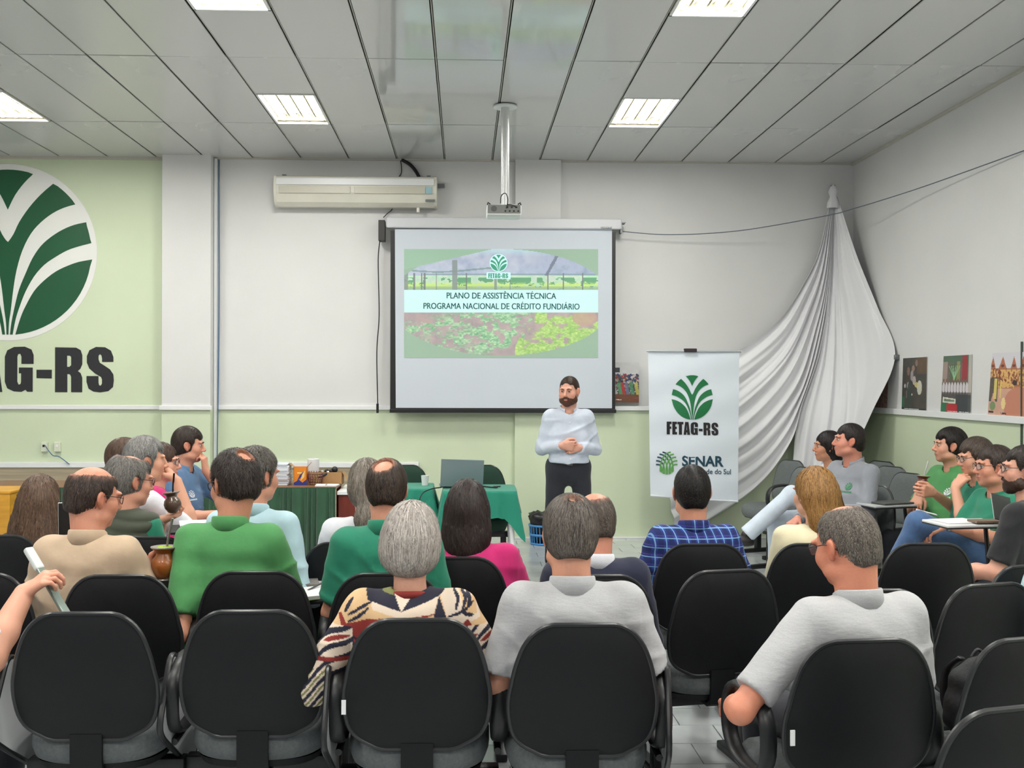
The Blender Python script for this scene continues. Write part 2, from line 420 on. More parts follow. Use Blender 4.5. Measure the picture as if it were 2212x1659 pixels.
# ------------------------------------------------------------------ conduit, outlets, cables
cx = P(458, 600, WY-.05).x
MB().box2((XC1+.004, WY-.045, 0), (XC1+.035, WY, ZC-.01), .003).build('x', trimw).name = 'wall_conduit'
tag(bpy.data.objects['wall_conduit'], 'grey vertical cable duct in the corner beside the white column', 'cable duct')
bl = mat('blue_cable', (70,110,150), .5)
o = MB().tube(smoothline([(XC1+.05, WY-.02, ZC-.02), (XC1+.055, WY-.02, 2.6), (XC1+.048, WY-.02, 1.6), (XC1+.052, WY-.07, 1.0), (XC1+.05, WY-.07, .4)], 5), .006, 6).build('blue_cable', bl, smooth=True)
tag(o, 'blue network cable running down beside the white column', 'cable')
ivory = mat('ivory_plastic', (222,226,205), .4)
for (x, lb) in ((98.5, 'ivory wall outlet with a dark socket and blue plug'), (126.5, 'plain ivory wall outlet to the right of the plugged one')):
    c = P(x, 965, WY); e = empty('wall_outlet', c); tag(e, lb, 'wall outlet', 'wall outlets low on the green wall')
    MB().box((0, -.022, 0), (.062, .044, .1), bev=.006).build('outlet_box', ivory, e)
    MB().box((-.002, -.045, .012), (.022, .006, .024), bev=.001).build('socket', dark if x < 100 else trimw, e)
a = P(97, 962, WY-.06); b = P(150, 1003, WY-.08)
o = MB().tube(smoothline([a, a + Vector((.08, -.01, -.1)), (a+b)/2 + Vector((.02, 0, -.02)), b], 6), .005, 6).build('network_cable', bl, smooth=True)
tag(o, 'short blue cable from the left outlet down to the white strip', 'cable')
# ------------------------------------------------------------------ air conditioner
yf = WY - .24
xa, xb = P(590, 415, yf).x, P(944, 415, yf).x; zt, zbm = P(760, 379, yf).z, P(760, 442, yf).z
e = empty('air_conditioner', ((xa+xb)/2, WY, zbm)); tag(e, 'long cream wall-mounted air conditioner above the left end of the screen', 'air conditioner')
hw = (xb-xa)/2; H_ = zt - zbm
acm = mat('ac_cream', (226,223,210), .35, var=.04, vscale=4); acd = mat('ac_cream_dark', (205,201,186), .4)
prof = [(-.002,0.0),(-.14,-.008),(-.2,.03),(-.24,H_*.42),(-.245,H_*.66),(-.235,H_*.95),(-.2,H_),(-.002,H_)]
m = MB(); n = len(prof); vs = [(-hw+.03, y, z) for y, z in prof] + [(hw-.03, y, z) for y, z in prof]
m.add(vs, [tuple(range(n)), tuple(range(n, 2*n))[::-1]] + [(i, (i+1) % n, (i+1) % n + n, i+n) for i in range(n)]).build('casing', acm, e)
for sx in (-1, 1):
    m = MB(); xs = [(hw-.03)*sx, (hw-.005)*sx, hw*sx]; sc = [1.03, 1.03, .9]
    vs = [(xs[i], -.12+(y+.12)*sc[i], H_/2+(z-H_/2)*sc[i]) for i in range(3) for y, z in prof]
    m.add(vs, [(i+j*n, (i+1) % n+j*n, (i+1) % n+(j+1)*n, i+(j+1)*n) for j in range(2) for i in range(n)] + [tuple(range(n)), tuple(range(2*n, 3*n))])
    m.build('end_cap', acm, e, smooth='a')
for (x0, x1) in ((-hw+.06, -.05), (-.01, hw-.12)):
    MB().box2((x0, -.252, H_*.38), (x1, -.238, H_*.62), .004).build('air_louver', acd, e)
MB().box2((-hw+.03, -.262, H_*.66), (hw-.03, -.24, H_*.9), .006).build('front_ledge', trimw, e)
MB().box2((hw-.115, -.255, H_*.38), (hw-.05, -.24, H_*.62), .002).build('control_panel', mat('ac_panel', (160,196,205), .3), e)
MB().box2((hw-.12, -.237, H_*.12), (hw-.02, -.222, H_*.2), .002).build('badge', mat('badge_grey', (120,122,120), .4), e)
for sx in (-1, 1): MB().box2((sx*(hw-.09)-.02, -.12, H_), (sx*(hw-.09)+.02, 0, H_+.03)).box2((sx*(hw-.09)-.06, -.05, H_), (sx*(hw-.09)+.06, -.03, H_+.018)).build('mounting_bracket', steel, e)
MB().box2((hw, -.06, H_*.72), (hw+.075, -.03, H_*.86)).build('bracket_arm', steel, e)
MB().lathe([(.018,0),(.018,.05)], c=(hw-.2, -.12, -.055), n=12).build('drain_spout', acm, e)
a = P(905, 382, WY-.1); b = P(868, 345, WY-.02)
o = MB().tube(smoothline([b, P(885,355,WY-.03), P(897,368,WY-.06), a], 5), .018, 10).build('insulated_pipe', dark, smooth=True)
tag(o, 'thick black insulated pipe from the ceiling into the air conditioner', 'pipe')
o = MB().tube(smoothline([P(865,345,WY-.02), P(867,360,WY-.02), P(866,376,WY-.02), P(850,400,WY-.02), P(848,448,WY-.02), P(838,460,WY-.03), P(828,470,WY-.04)], 5), .005, 6).build('power_cable', dark, smooth=True)
tag(o, 'thin black cable passing behind the air conditioner to the screen bracket', 'cable')
# ------------------------------------------------------------------ projection screen
ys = WY - .16
def S(px, py, d=0): return P(px, py, ys - d)
e = empty('projection_screen', S(1088, 483)); tag(e, 'large pull-down projection screen with black border, lit by a slide', 'projection screen')
base = Vector(e.location)
def q(px, py, d=0): return S(px, py, d) - base
a, b = q(835, 493), q(1342, 474)
MB().box2((a.x, -.045, a.z), (b.x, .045, b.z), .012).build('screen_casing', mat('casing_grey', (205,207,211), .35), e)
m = MB(); zc_ = (q(0,484).z)
text_into(m, 'VISOGRAF', (q(1296,487).x, -.0465, q(0,487).z), (1,0,0), (0,0,1), .022, .12, .01); m.build('casing_lettering', dark, e)
mb = MB(); mb.box2((q(845,0).x, -.004, q(0,887).z), (q(1331,0).x, .004, q(0,492).z)); mb.build('screen_border', dark, e)
MB().box2((q(844,0).x, -.016, q(0,890).z), (q(1333,0).x, .016, q(0,882).z), .004).build('bottom_bar', dark, e)
scr = mat('screen_white', (196,202,210), .75, emit=.10, emcol=(190,205,215))  # faint emission stands in for projector light falling on the fabric
m = MB(); A_, B_, C_, D_ = q(853,495,.006), q(1322,495,.006), q(1322,882,.006), q(855,881,.006)
m.add([A_, B_, C_, D_, A_+Vector((0,.0015,0)), B_+Vector((0,.0015,0)), C_+Vector((0,.0015,0)), D_+Vector((0,.0015,0))], [(0,3,2,1),(4,5,6,7),(0,1,5,4),(1,2,6,5),(2,3,7,6),(3,0,4,7)])
m.build('screen_fabric', scr, e)
# the projected slide
def vnoise(u, v, s, seed=0):
    r = np.random.default_rng(seed); G = r.random((64, 64)); x = u*s; y = v*s
    xi = np.floor(x).astype(int); yi = np.floor(y).astype(int); fx = x-xi; fy = y-yi; fx = fx*fx*(3-2*fx); fy = fy*fy*(3-2*fy)
    g = lambda a_, b_: G[a_ % 64, b_ % 64]
    return (g(xi,yi)*(1-fx)+g(xi+1,yi)*fx)*(1-fy)+(g(xi,yi+1)*(1-fx)+g(xi+1,yi+1)*fx)*fy
def fbm(u, v, s, seed=0, o=4):
    t = 0; a_ = .5
    for i in range(o): t = t + a_*vnoise(u, v, s*2**i, seed+i); a_ *= .5
    return t / (1-.5**o)
def mixc(c, d, m_): return c*(1-m_[..., None]) + np.array(d, float)*m_[..., None]
def paint_mesh(name, img, fn, m, parent, loc=None):
    """img HxWx3 sRGB 0-255, row 0 at the top; fn(u,v)->3D with v=0 at the top; one cell per texel"""
    H, Wd = img.shape[:2]; us = np.linspace(0,1,Wd+1); vs_ = np.linspace(0,1,H+1)
    o00, o10, o01 = [np.array(fn(*k)) for k in ((0,0),(1,0),(0,1))]; o11 = np.array(fn(1,1))
    U, V = np.meshgrid(us, vs_); U = U[..., None]; V = V[..., None]
    co = (o00*(1-U)*(1-V)+o10*U*(1-V)+o01*(1-U)*V+o11*U*V).reshape(-1, 3)
    idx = np.arange((Wd+1)*(H+1)).reshape(H+1, Wd+1)
    f = np.stack([idx[:-1,:-1], idx[1:,:-1], idx[1:,1:], idx[:-1,1:]], -1).reshape(-1, 4)
    me = bpy.data.meshes.new(name); me.from_pydata(co.tolist(), [], f.tolist())
    c = np.clip(img, 0, 255)/255.; c = np.where(c <= .04045, c/12.92, ((c+.055)/1.055)**2.4).reshape(-1, 3)
    c = np.repeat(c, 4, axis=0); arr = np.ones((len(c), 4), np.float32); arr[:, :3] = c
    me.color_attributes.new('Col', 'FLOAT_COLOR', 'CORNER').data.foreach_set('color', arr.ravel())
    return link(name, me, m, parent)
Wd, Hh = 300, 168
V, U = np.meshgrid((np.arange(Hh)+.5)/Hh, (np.arange(Wd)+.5)/Wd, indexing='ij')
img = np.ones((Hh, Wd, 3))*np.array((158,188,166.))
ell = (((U-.5)/.575)**2 + ((V-.49)/.49)**2 < 1) & ~((U < .3) & (V < .165 - .55*(U-.0)*(U>0) + .02) & (V < .2-.6*U)) 
n1 = fbm(U, V*.6, 30, 3); n2 = fbm(U, V, 60, 9)
net = np.stack([140+50*n1+25*(1-V), 176+40*n1, 205+26*n1], -1)
net = mixc(net, (196,240,246), np.clip(1-V/.07, 0, 1)*.7)
net = mixc(net, (140,158,185), np.clip((U-.62)*4, 0, 1)*np.clip((n1-.35)*3, 0, 1)*.8)
net = mixc(net, (120,150,150), (np.abs(V-.19-.02*np.sin(U*9)) < .008)*(U < .45)*.7)
net = mixc(net, (130,160,165), (np.abs(V-.235) < .006)*(U > .1)*.7)
net = mixc(net, (120,130,150), (np.abs(U-(.79-.3*(V-.05))) < .006+.006*n2)*(V < .25)*.9)
grn = mixc(np.stack([170+60*n2, 215+30*n1, 190+30*n2], -1), (110,170,130), (n1 > .52)*(V > .26)*1.)
grn = mixc(grn, (205,236,130), np.clip((V-.3)/.03, 0, 1)*(n2 > .4))
grn = mixc(grn, (150,180,160), np.clip((V-.335)/.02, 0, 1)*.8)
up = np.where((V < .245)[..., None], net, grn)
for (px_, w_) in ((.01,.018),(.05,.01),(.09,.009),(.105,.01),(.26,.026),(.165,.006),(.32,.004),(.47,.016),(.545,.006),(.74,.004),(.82,.004),(.92,.004)):
    up = mixc(up, (120,128,130) if w_ < .012 else (138,150,150), (np.abs(U-px_) < w_/2)*(V > (.1 if w_ > .02 else .22))*.85)
soil = np.stack([160+45*n1, 150+32*n1, 156+26*n1], -1)
def rowmask(a_, b_, wd): return np.clip(1.3-np.abs(V-(a_+b_*U))/wd, 0, 1)
leafn = fbm(U*1.3, V*1.0, 26, 21, 5); leaf2 = fbm(U, V, 90, 40, 3)
cl = np.clip((leafn-.42)*9, 0, 1); 
m1 = np.maximum(np.maximum(rowmask(.76,-.35,.09)*(U<.35), rowmask(1.0,-.62,.11)*(U<.66)), np.maximum(rowmask(1.16,-.62,.07)*(U<.62), rowmask(.62,.0,.08)*(U>.33)*(U<.62)))
m1 = np.maximum(m1, (((U-.47)/.12)**2+((V-.78)/.14)**2 < 1)*1.)
lc = np.stack([90+140*leaf2, 160+90*leaf2, 115+100*leaf2], -1)
low = soil*(1-(m1*cl)[..., None]) + lc*(m1*cl)[..., None]
bush = (U > .57+(.9-V)*.25*(V<.9)) & (V < 1.0)
cl2 = np.clip((fbm(U*1.2, V, 20, 77, 4)-.36)*8, 0, 1)*bush*((V > .8-(U-.58)*1.2)|(U>.67))
yc_ = np.stack([130+95*leaf2, 185+60*leaf2, 100+60*leaf2], -1)
low = low*(1-cl2[..., None]) + yc_*cl2[..., None]
low = mixc(low, (196,160,150), np.clip((n1-.5)*3, 0, 1)*(U < .2)*(V < .68)*.7)
low = mixc(low, (200,165,155), ((U-.93)**2*3+(V-.63)**2*2 < .012)*.8)
pic = np.where((V < .46)[..., None], up, low)
img = np.where(ell[..., None], pic, img)
tl = (V < .19-.42*U+.0) & (U < .45); img = np.where(tl[..., None], np.array((160,196,172.)), img)
img = np.where(((V > .375) & (V < .585))[..., None], np.array((214,255,255.))+0*img, img)
img = img*.86 + 8
slm = mat('projected_slide', (200,200,200), .8, vcol=True, emit=.30)  # slide, lettering and logo glow in place of the projector's light
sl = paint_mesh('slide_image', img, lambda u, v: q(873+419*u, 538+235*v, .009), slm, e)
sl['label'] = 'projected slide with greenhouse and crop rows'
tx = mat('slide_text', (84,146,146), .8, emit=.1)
m = MB()
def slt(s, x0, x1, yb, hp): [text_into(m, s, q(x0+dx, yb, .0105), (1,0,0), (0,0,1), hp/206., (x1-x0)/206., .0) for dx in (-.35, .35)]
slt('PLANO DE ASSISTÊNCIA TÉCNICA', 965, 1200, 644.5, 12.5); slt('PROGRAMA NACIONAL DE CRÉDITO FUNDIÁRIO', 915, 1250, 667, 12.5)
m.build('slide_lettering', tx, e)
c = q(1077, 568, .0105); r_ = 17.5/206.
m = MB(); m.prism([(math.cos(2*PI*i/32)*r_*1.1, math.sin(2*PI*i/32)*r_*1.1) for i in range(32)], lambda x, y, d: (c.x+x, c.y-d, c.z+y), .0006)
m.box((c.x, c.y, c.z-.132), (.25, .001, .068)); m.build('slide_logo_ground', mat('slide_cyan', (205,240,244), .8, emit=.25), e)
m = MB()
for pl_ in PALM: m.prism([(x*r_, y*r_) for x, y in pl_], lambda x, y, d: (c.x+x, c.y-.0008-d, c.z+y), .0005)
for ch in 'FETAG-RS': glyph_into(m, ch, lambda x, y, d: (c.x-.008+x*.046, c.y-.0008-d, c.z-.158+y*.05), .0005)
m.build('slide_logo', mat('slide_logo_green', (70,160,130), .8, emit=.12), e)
# bracket + pull switch
m = MB().box2((q(819,0).x, -.03, q(0,515).z), (q(833,0).x, .1, q(0,470).z), .004); m.build('wall_bracket', mat('dusty_black', (58,56,54), .6), e)
MB().box2((q(1341,0).x, -.01, q(0,494).z), (q(1345,0).x, .1, q(0,472).z)).box2((q(1330,0).x, -.03, q(0,473).z), (q(1352,0).x, .1, q(0,471).z)).build('wall_bracket', steel, e)
o = MB().tube(smoothline([P(822,512,ys), P(817,560,ys), P(819,680,ys), P(814,760,ys), P(816,875,ys)], 6), .006, 6).build('switch_cable', dark, smooth=True)
tag(o, 'thin black cable hanging down left of the projection screen', 'cable')
sw = MB().box(P(815.5, 882, ys), (.026, .022, .1), bev=.006).build('cord_switch', dark, o)
# ------------------------------------------------------------------ projector on its pole
yp = 8.55
c = P(1089, 453, yp); e = empty('projector', c); tag(e, 'white ceiling projector hanging on a pole in front of the screen', 'projector')
pw = mat('projector_white', (226,230,228), .35)
MB().box((0, .12, .0), (.29, .24, .095), bev=.018).build('projector_body', pw, e, smooth='a')
MB().box((0, -.002, .006), (.276, .008, .072), bev=.003).build('rear_panel', mat('projector_grey', (132,134,130), .5), e)
MB().lathe([(.024, 0), (.024, .004), (.001, .005)], c=(0,0,0), n=20, M=Matrix.Rotation(PI/2, 4, 'X')).build('speaker_grille', mat('grille_grey', (96,98,98), .6), e, loc=(-.085, -.005, .008))
m = MB()
for i in range(7): m.box((.01+.018*i, -.008, .02 if i % 2 else -.012), (.012, .006, .012))
m.build('ports', dark, e)
for sx in (-1, 1): MB().tube([(sx*.115,.0,.045), (sx*.135,-.005,.058), (sx*.14,0,.04)], .006, 6).build('mount_clip', dark, e, smooth=True)
MB().tube(smoothline([(-.03,-.01,.05),(-.025,-.03,.11),(.01,-.035,.13),(.03,-.03,.08),(.02,-.012,.01)], 6), .004, 6).tube(smoothline([(.03,-.02,.04),(.06,-.03,.035),(.11,-.012,.02)], 4), .004, 6).build('signal_cable', dark, e, smooth=True)
alu = mat('pole_aluminium', (205,207,206), .3, .35)
zt = ZC - c.z
MB().tube([(.012, .12, .05), (.012, .12, zt)], .036, 20).build('pole', alu, e, smooth='a')
MB().lathe([(.1, 0), (.1, .012), (.04, .02)], c=(.012, .12, zt-.02), n=28).build('ceiling_flange', pw, e)
# ------------------------------------------------------------------ string across the corner
o = MB().tube(smoothline([P(1345,500,10.7), P(1450,507,10.7), P(1600,498,10.6), P(1780,467,10.35), P(1850,449,9.9), P(1990,405,8.9), PX(2216,324,WX-.02)], 8), .0045, 6).build('wire', mat('grey_wire', (88,100,112), .5), smooth=True)
tag(o, 'long thin wire stretched from the screen bracket to the right wall', 'wire')
o = MB().box2((WX-.012, PX(2209,800,WX).y-.008, .7), (WX, PX(2209,800,WX).y+.008, PX(2209,738,WX).z)).build('wall_cable_strip', mat('strip_dark', (70,80,70), .6))
tag(o, 'dark thin vertical strip on the right wall at the picture edge', 'strip')
# ------------------------------------------------------------------ posters
def crowd(kind, w_=70, h_=100):
    V, U = np.meshgrid((np.arange(h_)+.5)/h_, (np.arange(w_)+.5)/w_, indexing='ij'); r = np.random.default_rng(kind)
    n1 = fbm(U, V, 9, kind); n2 = fbm(U, V, 26, kind+5)
    if kind == 1:
        im = np.stack([190+20*n1]*3, -1); im = mixc(im, (70,66,64), (V > .3)*(n2 > .35)*.9); im = mixc(im, (60,62,70), (V<.25)*(V>.13)*(U<.45)*1.)
        cols = [(176,60,60),(210,200,205),(60,70,120),(120,150,120),(200,170,150),(50,50,70)]
        for i in range(110):
            x, y = r.random(), .3+.35*r.random(); c_ = cols[r.integers(6)]
            im = mixc(im, c_, (((U-x)/.035)**2+((V-y)/.03)**2 < 1)*.9)
        for (x, c_) in ((.15,(60,66,110)),(.3,(200,190,190)),(.45,(90,160,110)),(.55,(190,60,60)),(.66,(120,120,150)),(.8,(80,140,100)),(.95,(200,190,90))):
            im = mixc(im, c_, (np.abs(U-x-.03*np.sin(V*9)) < .05)*(V > .5)*(V < .8)*.85)
        im = mixc(im, (120,72,50), (V > .8)*.9)
        im = mixc(im, (225,215,210), (np.abs(V-.935) < .015)*(U < .5)*(n2 > .42)*1.)
    elif kind == 2:
        im = np.stack([56+30*n1, 54+26*n1, 50+20*n1], -1); im = mixc(im, (110,80,50), (U > .6)*(V < .3)*.6)
        for (x, y, a_, b_, c_) in ((.58,.1,.05,.06,(150,120,105)),(.45,.2,.06,.06,(160,130,110)),(.25,.25,.06,.08,(130,100,90)),(.4,.33,.06,.1,(170,160,165)),(.5,.42,.07,.08,(200,190,180)),(.72,.55,.1,.13,(225,225,205)),(.6,.5,.08,.05,(215,200,130)),(.25,.52,.06,.07,(160,160,165)),(.12,.52,.03,.04,(220,220,220)),(.2,.68,.02,.07,(180,150,150)),(.42,.68,.02,.02,(240,240,230)),(.3,.7,.1,.25,(60,72,66))):
            im = mixc(im, c_, (((U-x)/a_)**2+((V-y)/b_)**2 < 1)*.85)
        im = mixc(im, (50,110,86), (U < .12)*(V > .72)*(V<.92)*.8); im = mixc(im, (38,40,54), (V > .93)*.9)
        im = mixc(im, (225,225,225), (np.abs(V-.945) < .009)*(U > .12)*(U < .72)*(n2 > .36)*1.)
    elif kind == 3:
        im = np.stack([92+30*n1, 84+26*n1, 76+24*n1], -1); im = mixc(im, (70,104,80), (V < .12)*.8); im = mixc(im, (170,150,140), (U < .17)*(V > .1)*(V < .45)*.8)
        im = mixc(im, (70,100,66), (U > .25)*(U < .6)*(V > .14)*(V < .45)*.7); im = mixc(im, (170,160,90), (U > .5)*(U < .62)*(V > .1)*(V < .42)*.6)
        for s_ in (-1, 1):
            for k_ in (.25, .6, 1.0): im = mixc(im, (150,196,150), (np.abs((U-.42)*s_ - k_*(.42-V)**1.3*1.2) < .012)*(V < .42)*(V > .17)*.9)
        im = mixc(im, (160,36,46), (((U-.77)/.09)**2+(np.sin(V*28)*.01) < 1)*(V < .42)*.85); im = mixc(im, (205,200,190), (U > .9)*.8)
        for i in range(9):
            x = .06+.1*i; im = mixc(im, (222,216,222), (((U-x)/.045)**2+((V-.55)/.1)**2 < 1)*.9); im = mixc(im, (120,86,70), (((U-x)/.03)**2+((V-.42)/.03)**2 < 1)*.9)
        im = mixc(im, (40,50,54), (V > .66)*(U > .5)*.8); im = mixc(im, (60,56,60), (V > .62)*(V < .72)*.6)
        im = mixc(im, (222,222,205), (V > .7+.06*U)*(V < .8+.02*U)*(U > .05)*(U < .5)*.95); im = mixc(im, (96,120,96), (V > .725+.06*U)*(V < .775+.02*U)*(U > .1)*(U < .46)*.9)
        im = mixc(im, (30,110,70), (V > .8)*(U < .2)*.9); im = mixc(im, (186,30,40), (V > .82)*(U > .2)*(U < .56)*.95)
        im = mixc(im, (228,228,228), (np.abs(V-.945) < .008)*(U > .24)*(n2 > .36)*1.)
    elif kind == 4:
        im = np.stack([196+20*n1, 150+20*n1, 130+20*n1], -1); im = mixc(im, (214,214,222), (V < .28)*.95)
        for (x, w2, h2) in ((.05,.1,.2),(.35,.16,.24),(.68,.1,.2),(.95,.12,.2)):
            im = mixc(im, (176,96,60), (np.abs(U-x) < w2*(V-.06)/h2)*(V < .06+h2)*(V > .06)*.9); im = mixc(im, (90,50,40), (((U-x)/.05)**2+((V-.2)/.025)**2 < 1)*.8)
        im = mixc(im, (170,110,70), (V > .24)*(V < .55)*.9); im = mixc(im, (226,184,110), (V > .26)*(V < .54)*(n2 > .5)*.85); im = mixc(im, (120,54,40), (V > .24)*(V < .5)*(n2 < .4)*.8)
        im = mixc(im, (70,66,60), (U < .25)*(V > .38)*(V < .76)*(n1 > .4)*.85); im = mixc(im, (226,206,110), (np.abs(U-.17) < .04)*(V > .4)*(V < .72)*.9); im = mixc(im, (226,206,110), (np.abs(U-.32) < .025)*(V > .42)*(V < .7)*.8)
        im = mixc(im, (196,128,104), (((U-.85)/.42)**2+((V-.8)/.28)**2 < 1)*.95); im = mixc(im, (40,30,30), (((U-.72)/.06)**2+((V-.46)/.04)**2 < 1)*.9)
        im = mixc(im, (110,140,90), (((U-.12)/.08)**2+((V-.83)/.07)**2 < 1)*.9); im = mixc(im, (235,215,150), (((U-.42)/.06)**2+((V-.78)/.09)**2 < 1)*.9)
        im = mixc(im, (40,30,40), (np.abs(V-.925) < .018)*(U > .02)*(U < .16)*1.); im = mixc(im, (60,40,40), (np.abs(V-.935) < .012)*(U > .36)*(U < .54)*(n2 > .4)*1.)
    else:
        im = np.stack([110+60*n1, 90+50*n1, 84+50*n1], -1); im = mixc(im, (200,190,190), (V > .5)*(n2 > .5)*.7); im = mixc(im, (140,90,80), (V > .45)*.4)
    return im
pm_ = mat('poster_print', (200,200,200), .45, vcol=True); pbk = mat('poster_paper', (225,222,215), .7)
def poster(lab, kind, a, b, c, d, nrm):
    """corners: top-left, top-right, bottom-left, bottom-right (world)"""
    e = empty('poster', (a+b+c+d)/4); tag(e, lab, 'poster', 'photo posters pinned above the chair rail'); o = Vector(e.location); n = Vector(nrm)
    m = MB(); pts = [a, b, d, c]; m.add([p - o for p in pts] + [p - o + n*.002 for p in pts], [(0,1,2,3),(7,6,5,4),(0,4,5,1),(1,5,6,2),(2,6,7,3),(3,7,4,0)]); m.build('poster_sheet', pbk, e)
    g = n*.0026; f4 = [np.array(p - o + g) for p in (a, b, c, d)]
    paint_mesh('poster_print', crowd(kind), lambda u, v: f4[0]*(1-u)*(1-v)+f4[1]*u*(1-v)+f4[2]*(1-u)*v+f4[3]*u*v, pm_, e)
yq = WY - .073
poster('crowd photo poster on the front wall, partly behind the screen', 1, P(1306,783,yq), P(1380,783,yq), P(1306,868,yq), P(1380,870,yq), (0,-1,0))
def PR(px, py): return PX(px, py, WX - .004)
poster('dark photo poster, leftmost fully seen on the right wall', 2, PR(1951.5,774), PR(2003,771), PR(1948,888), PR(2001,892), (-1,0,0))
poster('photo poster with red banner and row of white shirts, middle of the right wall', 3, PR(2039,769.5), PR(2100,766), PR(2032,894), PR(2097,898.5), (-1,0,0))
poster('orange-brown photo poster at the right edge of the picture', 4, PR(2144,763), PR(2216,760), PR(2134,899), PR(2214,907), (-1,0,0))
poster('photo poster on the right wall half hidden by the white drape', 5, PR(1880,775), PR(1921,776), PR(1878,884), PR(1917,886), (-1,0,0))
# ================================================================== implicit-surface modelling (for bodies, clothes, hair)
f32 = np.float32
class Fld:
    def __init__(s, lo, hi, h):
        s.lo = np.array(lo, f32); s.h = f32(h); s.n = np.ceil((np.array(hi) - s.lo) / h).astype(int) + 1
        s.F = np.full(s.n, 0.5, f32); s.ax = [s.lo[i] + s.h*np.arange(s.n[i], dtype=f32) for i in range(3)]
    def blk(s, lo, hi):
        a = np.maximum(np.floor((np.array(lo) - s.lo)/s.h).astype(int), 0); b = np.minimum(np.ceil((np.array(hi) - s.lo)/s.h).astype(int) + 1, s.n)
        if (b <= a).any(): return None
        sl = tuple(slice(a[i], b[i]) for i in range(3))
        return sl, s.ax[0][sl[0]][:, None, None], s.ax[1][sl[1]][None, :, None], s.ax[2][sl[2]][None, None, :]
    def put(s, sl, d, k, sub):
        A = s.F[sl]
        if sub: A = -A
        if k > 0:
            h = np.maximum(k - np.abs(A - d), 0)/k; r = np.minimum(A, d) - h*h*(k*.25)
        else: r = np.minimum(A, d)
        s.F[sl] = -r if sub else r
    def ell(s, c, r, k=.02, R=None, sub=False, cut=None):
        c = np.array(c, f32); r = np.array(r if hasattr(r, '__len__') else (r,)*3, f32)
        m = (max(r) if R is not None else r) + k + 2.5*s.h
        b = s.blk(c - m, c + m)
        if b is None: return s
        sl, X, Y, Z = b; X = X - c[0]; Y = Y - c[1]; Z = Z - c[2]
        if R is not None:
            R = np.array(R, f32); X, Y, Z = (R[0,0]*X+R[1,0]*Y+R[2,0]*Z, R[0,1]*X+R[1,1]*Y+R[2,1]*Z, R[0,2]*X+R[1,2]*Y+R[2,2]*Z)
        k0 = np.sqrt((X/r[0])**2+(Y/r[1])**2+(Z/r[2])**2); k1 = np.sqrt((X/r[0]**2)**2+(Y/r[1]**2)**2+(Z/r[2]**2)**2)
        d = k0*(k0-1)/np.maximum(k1, 1e-6)
        d = s._cut(d, sl, cut)
        s.put(sl, d.astype(f32), k, sub); return s
    def _cut(s, d, sl, cut):
        if cut is None: return d
        if not isinstance(cut, list): cut = [cut]
        for (p, n) in cut:
            n = np.array(n, float); n = n/np.linalg.norm(n)
            pl = (s.ax[0][sl[0]][:, None, None]-p[0])*n[0]+(s.ax[1][sl[1]][None, :, None]-p[1])*n[1]+(s.ax[2][sl[2]][None, None, :]-p[2])*n[2]
            d = np.maximum(d, pl)
        return d
    def cone(s, a, b, r1, r2, k=.02, sub=False, cut=None, sq=None):
        """round cone a->b; sq=(axis vector, factor): thickness along the axis is multiplied by factor"""
        a = np.array(a, f32); b = np.array(b, f32); m = max(r1, r2) + k + 2.5*s.h
        bb = s.blk(np.minimum(a, b) - m, np.maximum(a, b) + m)
        if bb is None: return s
        sl, X, Y, Z = bb; X = X - a[0]; Y = Y - a[1]; Z = Z - a[2]; u = b - a; L = float(u @ u) + 1e-12
        t = np.clip((X*u[0]+Y*u[1]+Z*u[2])/L, 0, 1)
        X = X - t*u[0]; Y = Y - t*u[1]; Z = Z - t*u[2]
        if sq is not None:
            ax = np.array(sq[0], f32); ax = ax/np.linalg.norm(ax); dd = X*ax[0]+Y*ax[1]+Z*ax[2]; g = dd*(1/sq[1]-1)
            X = X+g*ax[0]; Y = Y+g*ax[1]; Z = Z+g*ax[2]
        d = np.sqrt(X*X+Y*Y+Z*Z) - (r1+(r2-r1)*t)
        if sq is not None: d = d*min(1, .5+.5*sq[1])
        d = s._cut(d, sl, cut)
        s.put(sl, d.astype(f32), k, sub); return s
    def samp(s, p):
        g = (p - s.lo)/s.h; i = np.clip(np.floor(g).astype(int), 0, s.n-2); f = np.clip(g - i, 0, 1)
        x, y, z = i.T; fx, fy, fz = f.T; F = s.F
        c0 = (F[x,y,z]*(1-fx)+F[x+1,y,z]*fx)*(1-fy)+(F[x,y+1,z]*(1-fx)+F[x+1,y+1,z]*fx)*fy
        c1 = (F[x,y,z+1]*(1-fx)+F[x+1,y,z+1]*fx)*(1-fy)+(F[x,y+1,z+1]*(1-fx)+F[x+1,y+1,z+1]*fx)*fy
        return c0*(1-fz)+c1*fz
    def grad(s, p):
        e = float(s.h)*.8; g = np.stack([s.samp(p+np.eye(3)[i]*e)-s.samp(p-np.eye(3)[i]*e) for i in range(3)], 1)
        return g/np.maximum(np.linalg.norm(g, axis=1, keepdims=True), 1e-9)
    def mesh(s):
        F = s.F; F[0] = F[-1] = .5; F[:, 0] = F[:, -1] = .5; F[:, :, 0] = F[:, :, -1] = .5
        S = F < 0; n = s.n - 1
        acc = np.zeros(n, np.int8)
        for dx in (0,1):
            for dy in (0,1):
                for dz in (0,1): acc += S[dx:dx+n[0], dy:dy+n[1], dz:dz+n[2]]
        act = (acc > 0) & (acc < 8); I = np.argwhere(act)
        if len(I) == 0: return np.zeros((0,3)), np.zeros((0,4), int)
        vid = np.full(n, -1, np.int64); vid[act] = np.arange(len(I))
        P_ = np.zeros((len(I), 3)); C = np.zeros(len(I))
